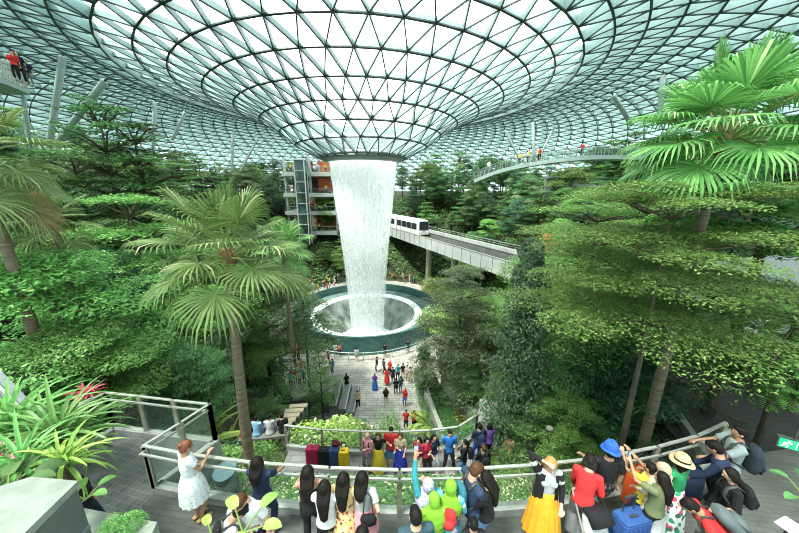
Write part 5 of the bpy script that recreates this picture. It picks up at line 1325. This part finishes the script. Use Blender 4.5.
# --- undergrowth carpet over the slopes (uncountable)
random.seed(77)
def carpet(name,lm,xr,yr,n,ls,hh,label,cond=lambda x,y:True,flow=None):
    m=MB(); c=0; t=0
    while c<n and t<n*6:
        t+=1; x,y=rnd(*xr),rnd(*yr)
        if not cond(x,y): continue
        z=terrain(x,y); q=.5+.5*mnoise.noise(Vector((x*.9,y*.9,3.3)))
        if q<.22: continue
        leaf(m,x,y,z+_r()*hh*q+.03,rnd(-.6,.6),rnd(-.6,.6),1,ls*rnd(.6,1.5),.55,.1,mi=(1 if flow and _r()<flow[1]*(mnoise.noise(Vector((x*1.3,y*1.3,9)))>0) else 0)); c+=1
    o=m.build(name,[lm,flow[0]] if flow else lm); tag(o,label,'undergrowth',None,'stuff'); return o
vis=lambda x,y: abs(x)<1.45*y+4
slope=lambda x,y: vis(x,y) and plaza_out(x,y)>.4
carpet('undergrowth',L_mid,(-60,60),(24,95),52000,.55,1.6,'dense low green undergrowth covering the far slopes',slope)
carpet('undergrowth',L_bright,(-60,60),(24,95),22000,.5,2.2,'bright leafy undergrowth scattered over the far slopes',slope)
nearc=lambda x,y: vis(x,y) and terrain(x,y)>.3 and not(-6.3<x<5.9 and 7.3<y<10.3) and not (1.8<x<6 and 5.9<y<13 and abs(x-4)<1.9)
carpet('undergrowth',L_dark,(-26,30),(8.5,25),70000,.17,.9,'dark leafy undergrowth on the near banks',lambda x,y:nearc(x,y) and (abs(x)>6.5 or y>10.3))
carpet('ground_cover',L_bright,(-5.2,9.5),(4.6,7.75),42000,.085,.34,'low green ground cover with pale flowers on the bank below the near deck',lambda x,y:terrain(x,y)>9 and y>(4.5+.02*x*x),(M_flower,.28))
carpet('ground_cover',L_mid,(-5.2,9.5),(4.6,7.6),9000,.13,.42,'broad-leaved ground cover on the bank below the near deck',lambda x,y:y>(4.5+.02*x*x),(M_pink,.04))
carpet('ground_cover',L_bright,(-7,8),(9.85,19),30000,.12,.5,'green ground cover on the bank between the lower path and the plaza',lambda x,y:(y>10.4 or x<-6.2) and not(1.9<x<5.6 and y<13) and not(x+.9<0 and abs(x+6.6+.57*(y-11.2))<1.0),(M_flower,.15))
carpet('ground_cover',L_yel,(-7,8),(10.3,19),9000,.14,.75,'yellow green leafy ground cover on the bank above the plaza',lambda x,y:not(1.9<x<5.6 and y<13) and not(abs(x+6.6+.57*(y-11.2))<1.0))
carpet('ground_cover',L_mid,(4.6,13),(5.6,12),22000,.16,.5,'mixed green ground cover round the palm trunks on the right bank',lambda x,y:y>5.4+.05*x)
# --- planted accents
acc=[('fern',150/1,0,0)]
A_=[('strap',300,402,19,'strap-leaved plant left of the plaza steps',1.6,1),('strap',318,412,17,'yellow green strap-leaved plant beside the garden stair',1.3,1),
('fern',340,432,11.5,'feathery fern behind the thin railing, left of the red-shirted man',1.1,1),('cycad',463,398,17.5,'dark cycad on the right planter beside the plaza',1.9,1),
('fern',430,388,21.5,'yellow green fern on the planter right of the plaza crowd',2.0,1),('strap',190,398,10.5,'large pale cycad-like plant behind the platform railing',1.7,1.3),
('strap',222,405,11,'strap-leaved plant right of the platform corner',1.3,1.2),('strap',262,402,12,'strap-leaved plant above the seated people',1.3,1.1),
('bush_m',366,414,16,'leafy shrub in the middle of the bank above the lower path',1.8,1),('bush_f',350,415,16,'yellow-flecked shrub below the plaza steps',1.8,1.3),('bush_b',350,430,13,'bright shrub behind the lower path railing',1.4,1.3),
('bush_m',345,420,17.5,'leafy shrub just below the stone steps',1.7,1.3),('bush_b',375,424,17,'bright leafy shrub between the stone steps and the plaza edge',1.5,1.2),('bush_b',322,415,18,'bright leafy shrub at the head of the plaza steps',1.6,1.1),('fern',362,428,13.5,'feathery fern above the pink headscarf',1.0,1),('bush_m',330,425,14,'green shrub right of the strap-leaved plant',1.5,1.2),('bush_b',389,403,18,'slim tall shrub beside the plaza edge',3.2,.35),
('bush_m',480,425,13,'leafy shrub right of the long planter walls',1.5,1.3),('bush_b',500,410,14,'bright shrub under the dark slender tree',1.8,1.2),
('bush_m',545,432,9.3,'nodding shrub right of the lower path wall',1.4,1.2),('bush_b',575,428,9,'bright shrub behind the deck railing, right of centre',1.3,1.3),
('bush_f',600,440,8.2,'flowering shrub behind the person in the blue hat',1.2,1.3),('bush_m',640,425,8.5,'leafy shrub left of the palm trunk foot',1.4,1.2),('bush_b',520,450,8.6,'low bright shrub beside the lower path wall',.9,1.2),
('bush_b',225,440,7.2,'bright shrub beside the round bin',.9,1.3),('bush_r',262,100,1,'x',1,1)]
for key,px,py,d,lab,h,wd in A_:
    if lab=='x': continue
    p=at_d(px,py,d); zz=terrain(p.x,p.y); place(key,p.x,p.y,zz-.05,max(.5,min(h*1.15,p.z-zz)),lab,'shrub' if 'bush' in key else 'plant',None,wd)
# hedge mass on the right planter of the plaza
m=MB(); random.seed(5)
for i in range(9000):
    t=_r(); ax_=1.95+1.5*t; ay=27-9.8*t; u=_r(); x=ax_+.25+u*1.4; z=1.7+.5*t+rnd(0,.4)+.25*math.sin(u*PI)
    if u<.12: z=rnd(0.1,2.2); x=ax_-.35+rnd(-.1,.1)
    leaf(m,x,ay,z,-.6 if u<.12 else rnd(-.4,.4),rnd(-.4,.4),1,.17*rnd(.7,1.3),.5)
o=m.build('hedge',L_mid); tag(o,'clipped green hedge between the planter walls right of the plaza','hedge')
# rows of small shrubs along slopes
random.seed(55); n=0
for _ in range(900):
    x,y=rnd(-16,18),rnd(10.6,26)
    if plaza_out(x,y)<.8 or (1.9<x<5.6 and y<13) or abs(x+6.6+.57*(y-11.2))<1.2 : continue
    px,py,zc=pxy(x,y,terrain(x,y)+1.3)
    if (388<px<434 and py<440) or (328<px<395 and py<408) or (480<px<535 and 430<py<480): continue
    key=random.choice(['bush_b','bush_m','bush_m','fern','cycad','strap','bush_f'])
    side='left' if px<330 else ('middle' if px<430 else 'right')
    nm={'bush_b':'bright round shrub','bush_m':'green round shrub','fern':'yellow green feathery fern','cycad':'dark feather-leaved cycad','strap':'strap-leaved plant','bush_f':'pale-flowered shrub'}[key]
    place(key,x,y,terrain(x,y)-.05,rnd(.8,1.5),nm+' on the '+side+' bank above the plaza','shrub',nm+'s on the '+side+' bank',wide=rnd(1,1.4)); n+=1
    if n>110: break
# colourful planting on the far right terraces
random.seed(66)
for i in range(46):
    px,py=rnd(440,660),rnd(196,250)
    d=rnd(40,60); p=at_d(px,py,d); z=terrain(p.x,p.y)
    key=random.choice(['bush_r','strap','bush_f','bush_b']); 
    nm={'bush_r':'red-leaved shrub','strap':'pale strap-leaved plant','bush_f':'pale-flowered shrub','bush_b':'bright round shrub'}[key]
    place(key,p.x,p.y,z+.5,rnd(2.2,3.8),nm+' on the far terraces right of the waterfall','shrub',nm+'s on the far right terraces',wide=1.2)
# --- foreground plants, left corner
random.seed(88)
def near(key,px,py,d,h,label,wd=1.0,cat='plant'):
    p=at_d(px,py,d); return place(key,p.x,p.y,p.z,h,label,cat,None,wd)
def strapn(px,py,d,nb,L,w_,lm,lab,sd_,lo=.2,arch=1.5):
    p=at_d(px,py,d); o=strap_plant('strap_leaf_plant',nb,L,w_,lm,seed=sd_,lo=lo,arch=arch); o.location=p; tag(o,lab,'plant'); return o
strapn(60,446,4.6,60,1.35,.075,L_palm,'big bright strap-leaved plant beside the lookout platform, left edge',201)
strapn(15,436,4.8,54,1.4,.08,L_bright,'large green strap-leaved plant in the lower left, nearest the left edge',202)
strapn(25,474,3.6,40,.95,.06,L_palm,'dark green strap-leaved plant drooping over the stone planter',203,lo=-.1)
strapn(66,470,3.7,34,.8,.055,L_yel,'yellowish strap-leaved plant drooping onto the tiled platform',204,lo=-.2)
strapn(85,452,5.2,24,.7,.08,L_palm,'small strap-leaved plant behind the platform side railing',205)
def broad(name,px,py,d,n,L,lab,lm,sd_,spread=.5):
    random.seed(sd_); root=empty(name,at_d(px,py,d)); m=MB(); S=MB()
    for i in range(n):
        a=i*2.4; el=rnd(.3,1.1); ll=L*rnd(.7,1.1); v=Vector((math.cos(a)*math.cos(el),math.sin(a)*math.cos(el),math.sin(el)))*spread
        S.tube([(0,0,0),tuple(v*.6),tuple(v)],[.012,.01,.007],5); blade(m,tuple(v),a,ll,ll*.62,.35,1.0,n=6,fold=.12)
    m.build('leaves',lm,root); S.build('stems',mat('petiole',(.16,.26,.06)),root); return tag(root,lab,'plant')
broad('broad_leaf_plant',10,500,3.0,16,.28,'broad-leaved plant on the lower left stone planter',L_mid,301,.3)
broad('broad_leaf_plant',45,515,2.7,5,.20,'few round olive leaves lying on the stone planter coping',L_blue,302,.15)
broad('broad_leaf_plant',15,465,3.9,14,.26,'broad-leaved plant with red blossoms at the left edge',L_bright,303,.35)
broad('broad_leaf_plant',243,533,2.35,4,.22,'big pale green leaf pair rising at the bottom, before the man in white',L_yel,304,.25)
broad('broad_leaf_plant',215,545,2.3,3,.18,'yellow green leaf at the bottom left of the man in white',L_yel,305,.2)
broad('broad_leaf_plant',85,500,3.3,5,.2,'sprig of green leaves beside the stone planter corner',L_bright,306,.2)
broad('broad_leaf_plant',806,500,3.2,5,.2,'green leaves at the lower right edge of the picture',L_mid,307,.3)
m=MB(); random.seed(4)
r=empty('red_blossoms',at_d(14,458,3.8),0,'small red and pink blossoms above the left planter','flower')
for i in range(26):
    c=Vector((rnd(-.3,.3),rnd(-.2,.2),rnd(0,.2)))
    for _ in range(6): leaf(m,c.x+rnd(-.03,.03),c.y+rnd(-.03,.03),c.z,rnd(-1,1),rnd(-1,1),1,.05,.8)
m.build('petals',M_pink,r)
c=Vector(((PLB[0].x+PLB[1].x+PLB[2].x)/3,(PLB[0].y+PLB[1].y+PLB[2].y)/3,15.35))
place('bush_b',c.x-.05,c.y-.05,15.35,.27,'small bright shrub growing in the low pale stone planter','shrub',None,1.1)

for i,(px,py,d,L_,lab) in enumerate(((778,362,6.6,.9,'bright fern-like plant hanging at the right edge, above the exit sign'),(745,372,7.6,.8,'fern-like plant right of the leaning trunk'),(795,400,6.0,.7,'lower fern-like plant at the right edge'))):
    o=feather_plant('hanging_fern',20,L_,L_bright,seed=400+i,stem=.1,lo=-.2,ll=.34,leafw=.045); o.location=at_d(px,py,d); tag(o,lab,'plant')
o=strap_plant('red_leaf_plant',30,.5,.06,L_red,seed=420); o.location=at_d(88,398,7.6); tag(o,'red-leaved plant behind the left corner of the lookout platform','plant')
# ---------- shopping terraces left of the waterfall ----------
random.seed(12)
M_white=mat('terrace_white',(.55,.58,.54),.6,(.46,.49,.46),scale=1)
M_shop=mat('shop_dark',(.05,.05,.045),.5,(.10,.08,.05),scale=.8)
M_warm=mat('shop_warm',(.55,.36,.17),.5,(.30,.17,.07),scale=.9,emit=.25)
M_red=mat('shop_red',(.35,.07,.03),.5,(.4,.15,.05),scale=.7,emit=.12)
def terrace_block(px0,px1,d,levels,label,depth=7,warm=0):
    """levels: pixel rows of the slab tops from the top down"""
    zs=[at_d(300,py,d).z for py in levels]; x0=at_d(px0,levels[0],d).x; x1=at_d(px1,levels[0],d).x
    r=empty('shop_terraces',((x0+x1)/2,d,zs[-1]-6),0,label,'building'); W2=x1-x0; bz=zs[-1]-6
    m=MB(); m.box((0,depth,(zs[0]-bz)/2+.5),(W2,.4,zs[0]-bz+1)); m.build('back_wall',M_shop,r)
    for i,z in enumerate(zs):
        m=MB(); m.box((0,depth/2-.2,z-bz-.45),(W2,depth+.4,.9)); m.build('floor_slab',M_white,r)
        g=MB(); g.quad((-W2/2,-.35,z-bz),(W2/2,-.35,z-bz),(W2/2,-.35,z-bz+1.1),(-W2/2,-.35,z-bz+1.1)); g.build('balustrade_glass',M_gl,r)
        q=MB(); q.bar((-W2/2,-.35,z-bz+1.1),(W2/2,-.35,z-bz+1.1),.08,.08); q.build('balustrade_rail',M_rail,r)
        if i<len(zs)-1 or True:
            zt=(zs[i-1] if i else z+4)-bz-.9; zb=z-bz
            n=max(2,int(W2/4))
            for k in range(n):
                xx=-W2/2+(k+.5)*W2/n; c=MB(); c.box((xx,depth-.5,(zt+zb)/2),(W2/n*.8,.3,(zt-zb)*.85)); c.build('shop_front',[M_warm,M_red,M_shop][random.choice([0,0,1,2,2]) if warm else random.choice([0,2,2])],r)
            for k in range(n+1):
                c=MB(); c.box((-W2/2+k*W2/n*.98+.2,1.2,(zt+zb)/2),(.45,.45,zt-zb)); c.build('pillar',M_white,r)
    return r
tb=terrace_block(282,334,72,(172,193,211,231),'pale shop terraces with open floors and glass balustrades left of the waterfall',warm=1)
# lift shaft
s=at_d(300,160,70); r=empty('lift_shaft',(s.x,70,8),0,'pale glazed lift shaft standing before the shop terraces','lift'); H_=at_d(300,160,70).z-8
m=MB()
for sx in (-1,1):
    for sy in (-1,1): m.box((sx*1.1,sy*1.0,H_/2),(.22,.22,H_))
for k in range(8): m.box((0,0,H_*(k+1)/8),(2.4,2.2,.16))
m.build('frame',M_white,r)
m=MB(); m.box((0,0,H_*.5),(2.0,1.8,H_)); m.build('glazing',glassmat('lift_glass',(.45,.6,.6),(.5,.65,.65),.35),r)
m=MB(); m.box((0,0,H_*.42),(1.7,1.5,2.4)); m.build('lift_car',mat('lift_car',(.35,.5,.5),.3),r)
terrace_block(596,650,50,(238,262,284),'dim shop terraces glimpsed through trees on the far right slope',depth=5,warm=1)
#terrace_block(400,470,88,(196,214),'dark low terraces behind the train, right of the waterfall',depth=5)
# brick-red garden terraces behind, warm openings right of the train
for i,(px,py,d,w2,h2,lab) in enumerate(((566,204,50,2,1.0,'red lit kiosk under the right part of the canopy bridge'),)):
    p=at_d(px,py,d); r=empty('lit_alcove',(p.x,p.y,p.z-h2/2),0,lab,'alcove')
    m=MB(); m.box((0,1.2,h2/2),(w2,.3,h2)); m.build('back_panel',M_red if i==0 else mat('alcove',(.55,.38,.16),.7,(.3,.22,.1),scale=1,emit=.12),r)
    m=MB(); m.box((0,.6,h2+.1),(w2+.4,1.6,.22)); m.build('lintel',M_conc2,r); m=MB(); m.box((0,.6,-.1),(w2+.4,1.6,.25)); m.build('ledge',M_wall,r)
    for s in (-1,1): m=MB(); m.box((s*(w2/2+.1),.6,h2/2),(.3,1.4,h2)); m.build('side_post',M_conc2,r)
# ---------- canopy bridge, curved ----------
M_steel=mat('canopy_steel',(.34,.44,.42),.45,(.28,.38,.36))
def curve_bridge(pts,label,wd=2.4,th=.55,people=True):
    P=[at_d(*p) for p in pts]; 
    # refine
    Q=[]
    for i in range(len(P)-1):
        p0=P[max(0,i-1)];p1=P[i];p2=P[i+1];p3=P[min(len(P)-1,i+2)]
        for k in range(6):
            t=k/6; Q.append(.5*((2*p1)+(-p0+p2)*t+(2*p0-5*p1+4*p2-p3)*t*t+(-p0+3*p1-3*p2+p3)*t**3))
    Q.append(P[-1]); o=Q[0].copy(); r=empty('canopy_bridge',o,0,label,'bridge')
    D=MB(); G0=MB(); G1=MB(); R0=MB(); R1_=MB()
    for a,b in zip(Q,Q[1:]):
        a=a-o;b=b-o; t=(b-a).normalized(); s=Vector((-t.y,t.x,0)).normalized()
        D.bar(a+s*wd/2,b+s*wd/2,wd,th)
        for off,G,R1 in ((0,G0,R0),(wd,G1,R1_)):
            G.quad(tuple(a+s*off+Vector((0,0,th/2))),tuple(b+s*off+Vector((0,0,th/2))),tuple(b+s*off+Vector((0,0,th/2+1.1))),tuple(a+s*off+Vector((0,0,th/2+1.1))))
            R1.bar(a+s*off+Vector((0,0,th/2+1.1)),b+s*off+Vector((0,0,th/2+1.1)),.07,.07)
            R1.bar(a+s*off+Vector((0,0,th/2)),a+s*off+Vector((0,0,th/2+1.1)),.06,.06)
    D.build('deck',M_steel,r)
    for G,R1 in ((G0,R0),(G1,R1_)): G.build('glass_side',M_gl,r); R1.build('handrail',M_rail,r)
    return r,Q
cb,CBQ=curve_bridge([(474,181,52),(500,171,50),(535,163.5,48),(570,159,46),(608,157,44),(660,158,42)],'pale curved canopy bridge arching over the trees right of the waterfall')
# retaining wall beneath
a=at_d(545,184,58); b=at_d(690,184,58); m=MB(); m.box(((a.x+b.x)/2,58,20.6),(b.x-a.x,.6,3.6)); m.box(((a.x+b.x)/2,57.9,22.5),(b.x-a.x,.9,.25)); o=m.build('terrace_wall',mat('wall_slate',(.20,.25,.25),.8,(.26,.31,.30),scale=2)); tag(o,'long grey blue terrace wall below the canopy bridge','wall')
# high walkway at the upper left
hw,HQ=curve_bridge([(-70,60,19),(-35,68,20.5),(-5,78,22),(14,85,23),(30,92,24)],'high grey walkway crossing the upper left corner',wd=1.6,th=.35)
# white escalator / slanting beam, left
def slant(px0,py0,d0,px1,py1,d1,w_,h_,label,name='slanting_beam',mt=None):
    a=at_d(px0,py0,d0); b=at_d(px1,py1,d1); r=empty(name,a,0,label,'beam'); m=MB(); m.bar((0,0,0),b-a,w_,h_); m.build('beam',mt or M_steel,r); m=MB(); m.bar((0,-.1,h_),(b-a)+Vector((0,-.1,h_)),.06,.06); m.build('edge_rail',M_rail,r); return r
slant(-14,368,6.9,26,410,6.4,.28,.12,'pale grey slanting beam at the left edge',mt=mat('beam_grey',(.22,.25,.25),.6))
# dark loudspeaker box, left bank
p=at_d(32,376,8.2); r=empty('loudspeaker',(p.x,p.y,p.z-.5),.3,'black box loudspeaker among the trees on the left bank','loudspeaker'); m=MB(); m.box((0,0,.45),(.75,.5,.95)); m.build('cabinet',M_dark,r); m=MB(); m.box((0,-.27,.5),(.62,.04,.8)); m.build('grille',mat('grille',(.09,.09,.1),.8),r); m=MB(); m.bar((0,0,-2),(0,0,0),.08,.08); m.build('pole',M_dark,r)
# bollard lights on the right bank
def bollard(px,py0,d,h,label):
    p=at_d(px,py0,d); r=empty('bollard_lamp',p,0,label,'lamp'); m=MB(); m.smooth=False; m.tube([(0,0,0),(0,0,h)],[.09,.09],14); m.build('post',M_dark,r); m=MB(); m.tube([(0,0,h),(0,0,h+.05)],[.11,.10],14); m.build('cap',M_rail,r)
bollard(629,423,9.0,1.15,'black cylindrical bollard lamp on the right bank')
bollard(548,440,8.4,.45,'short black spotlight with a pale rim left of the orange skirt woman')
# fallen branches as props on the palms
for i,(x0,y0,x1,y1,d,lab) in enumerate(((622,438,668,412,8.0,'thin wooden prop leaning against the palm trunk from the left'),(640,418,690,432,7.8,'thin wooden prop crossing behind the palm trunk'),(716,412,750,424,7.6,'thin dark prop right of the leaning trunk'))):
    a=at_d(x0,y0,d); b=at_d(x1,y1,d+.2); m=MB(); m.smooth=True; v=b-a; m.tube([(0,0,0),v*.5,v],[.035,.03,.025],7); o=m.build('wooden_prop',M_bark,loc=a); tag(o,lab,'prop')
# leaning trunk
a=at_d(697,442,8.2); b=at_d(740,318,8.2); c=at_d(762,248,8.4); e1=at_d(800,225,8.0); m=MB(); m.smooth=True
root=empty('leaning_tree',a,0,'leaning dark-barked tree right of the palm trunk, its crown beside the huge palm','tree')
m.tube([(0,0,-.5),(b-a)*.5,b-a,c-a],[.19,.16,.14,.11],12); m.build('trunk',M_bark,root)
m=MB(); m.smooth=True; m.tube([b-a+Vector((0,0,.3)),(at_d(775,300,8.1)-a),(at_d(805,292,8.0)-a)],[.07,.05,.03],8); m.build('branch',M_bark,root)
m=MB(); m.smooth=True; m.tube([c-a,(at_d(790,235,8.1)-a),(at_d(815,215,8.0)-a)],[.09,.06,.03],8); m.build('branch',M_bark,root)
m=MB(); m.smooth=True; m.tube([c-a,(at_d(740,225,8.6)-a),(at_d(705,210,8.8)-a)],[.08,.05,.03],8); m.build('branch',M_bark,root)
Lf=MB(); random.seed(9)
for (px,py,d,pr) in ((700,205,8.8,.9),(740,195,8.7,1.1),(775,200,8.3,1.0),(800,215,8,.8),(760,235,8.2,.7),(720,230,8.9,.9),(790,255,7.9,.5),(680,222,9.3,.9)):
    q=at_d(px,py,d)-a
    for _ in range(1500):
        an=_r()*6.283; rr=math.sqrt(_r())*pr; leaf(Lf,q.x+rr*math.cos(an),q.y+rr*math.sin(an),q.z+(1-(rr/pr)**2)*.25+rnd(-.12,.12),rnd(-.5,.5),rnd(-.5,.5),1,.13*rnd(.7,1.3),.5,.1)
Lf.build('foliage',L_bright,root)
# grey sloping canopy, right edge, and the sunken walkway
P=[at_d(704,262,13),at_d(840,248,11),at_d(840,292,8.6),at_d(722,296,11)]
m=MB(); m.quad(*[tuple(p) for p in P]); m.quad(*[tuple(p-Vector((0,0,.25))) for p in P[::-1]])
for i in range(4): p,q=P[i],P[(i+1)%4]; m.quad(tuple(p-Vector((0,0,.25))),tuple(q-Vector((0,0,.25))),tuple(q),tuple(p))
o=m.build('sloping_canopy',mat('canopy_grey',(.08,.10,.10),.8,(.11,.135,.13),scale=.7)); tag(o,'large grey sloping canopy roof between the trees at the right edge','canopy')
for i,(x0,y0,x1,y1,d0,d1,lab) in enumerate(((672,292,786,330,13,9.5,'upper pale concrete strip crossing behind the right trunks'),(690,312,800,352,12,8.6,'lower pale concrete strip crossing behind the right trunks'))):
    a=at_d(x0,y0,d0); b=at_d(x1,y1,d1); m=MB(); m.bar((0,0,0),b-a,.35,.3); m.bar((0,.1,-.35),b-a+Vector((0,.1,-.35)),.3,.4,mi=1); o=m.build('concrete_ledge',[M_conc,M_conc2],loc=a); tag(o,lab,'ledge')
# sunken walkway on the right: dark floor, wall and ramp kerbs
m=MB(); m.prism([(7.6,5.5),(9.3,5.7),(16,8.2),(16,13),(10.2,10.5),(8.2,8.2)],12.6,13.1); o=m.build('floor_walk',paving_mat('ramp_stone',(.07,.075,.065),(.05,.055,.048),(.03,.03,.03),.3,.1,ms=.006)); o.name='floor.004'; struct(o,'dark paved ramp disappearing under the right trees','floor')
m=MB(); m.box((14.5,9.5,15.1),(.3,9,4)); o=m.build('wall_right',mat('dark_wall',(.025,.03,.028),.8)); struct(o,'dark wall beyond the sunken ramp','wall')
m=MB()
for a,b in (((7.7,5.6),(9.0,8.8)),((9.2,5.6),(15,8.0))): m.bar((a[0],a[1],13.25),(b[0],b[1],13.2),.16,.3)
o=m.build('trim_7',M_kerb); struct(o,'pale kerbs of the sunken ramp','kerb')
# green exit sign
p=at_d(793,444,3.6); r=empty('exit_sign',p,-.5,'green illuminated emergency exit sign with a white running figure, right edge','sign')
m=MB(); m.box((0,0,0),(.34,.06,.17)); m.build('housing',M_dark,r)
m=MB(); m.box((0,-.035,0),(.31,.01,.14)); m.build('sign_face',mat('exit_green',(.01,.32,.14),.4,(.01,.28,.12),emit=.7),r)
m=MB(); Y=-.043
m.tube([(-.06,Y,.045),(-.06,Y-.004,.045)],[.014,.014],10)
for a,b in (((-.065,.03),(-.085,-.005)),((-.085,-.005),(-.06,-.025)),((-.06,-.025),(-.075,-.055)),((-.085,-.005),(-.115,-.03)),((-.115,-.03),(-.13,-.05)),((-.07,.025),(-.04,.01)),((-.04,.01),(-.025,.02)),((-.07,.025),(-.105,.015)),((-.105,.015),(-.11,-.005))):
    m.bar((a[0],Y,a[1]),(b[0],Y,b[1]),.004,.012)
m.build('running_figure',mat('sign_white',(.9,.95,.9),.4,emit=1.2),r)
m=MB(); 
for a,b in (((.02,-.055),(.02,.055)),((.02,.055),(.07,.055)),((.07,.055),(.07,-.055))): m.bar((a[0],Y,a[1]),(b[0],Y,b[1]),.004,.010)
m.bar((.09,Y,0),(.14,Y,0),.004,.012); m.bar((.14,Y,0),(.12,Y,.02),.004,.012); m.bar((.14,Y,0),(.12,Y,-.02),.004,.012)
m.build('door_and_arrow',MATS['sign_white'],r)
m=MB(); m.bar((0,0,.08),(0,0,.6),.02,.02); m.bar((.3,0,.6),(-.1,0,.6),.03,.03); m.build('hanger',M_dark,r)
# notice paper lower right
p=at_d(790,526,2.75); m=MB(); m.box((0,0,0),(.24,.17,.006),rotz=.3); o=m.build('notice_board',mat('paper',(.75,.76,.72),.6),loc=p); 
q=MB()
for i in range(5): q.box((0.01,-.05+.025*i,.006),(.18-.03*(i%2),.006,.004),rotz=.3)
q.build('grey_lines',mat('print',(.25,.27,.27),.7),o); tag(o,'tilted white notice with fine grey lines in the lower right corner','notice')
m=MB(); m.bar((0,0,0),(0,.05,-.9),.03,.03); m.build('stand',M_dark,o)

# ---------- crowds ----------
crowds()
random.seed(41)
for i in range(40):
    lv=random.choice((0,1,2,3)); z_=at_d(300,(172,193,211,231)[lv],72).z; p=at_d(rnd(286,330),190,72)
    crowd(p.x,72+rnd(.2,1.2),z_+.02,rnd(2.6,3.7),'on the shop terraces left of the waterfall','t')
for i in range(9):
    k=random.randrange(4,len(CBQ)-1); q=CBQ[k]; crowd(q.x,q.y+rnd(.5,1.8),q.z+.3,rnd(0,6.3),'on the curved canopy bridge','c')
for (px,nm) in ((12,5),(19,2),(5,0)):
    k=min(range(len(HQ)),key=lambda j:abs(pxy(*HQ[j])[0]-px)); q=HQ[k]; crowd(q.x,q.y+.8,q.z+.27,rnd(2,4),'on the high walkway upper left','h',nm)
for c in CP:
    if not c[3]:
        for k in c[1]: bpy.data.objects.remove(k)
        bpy.data.objects.remove(c[0])
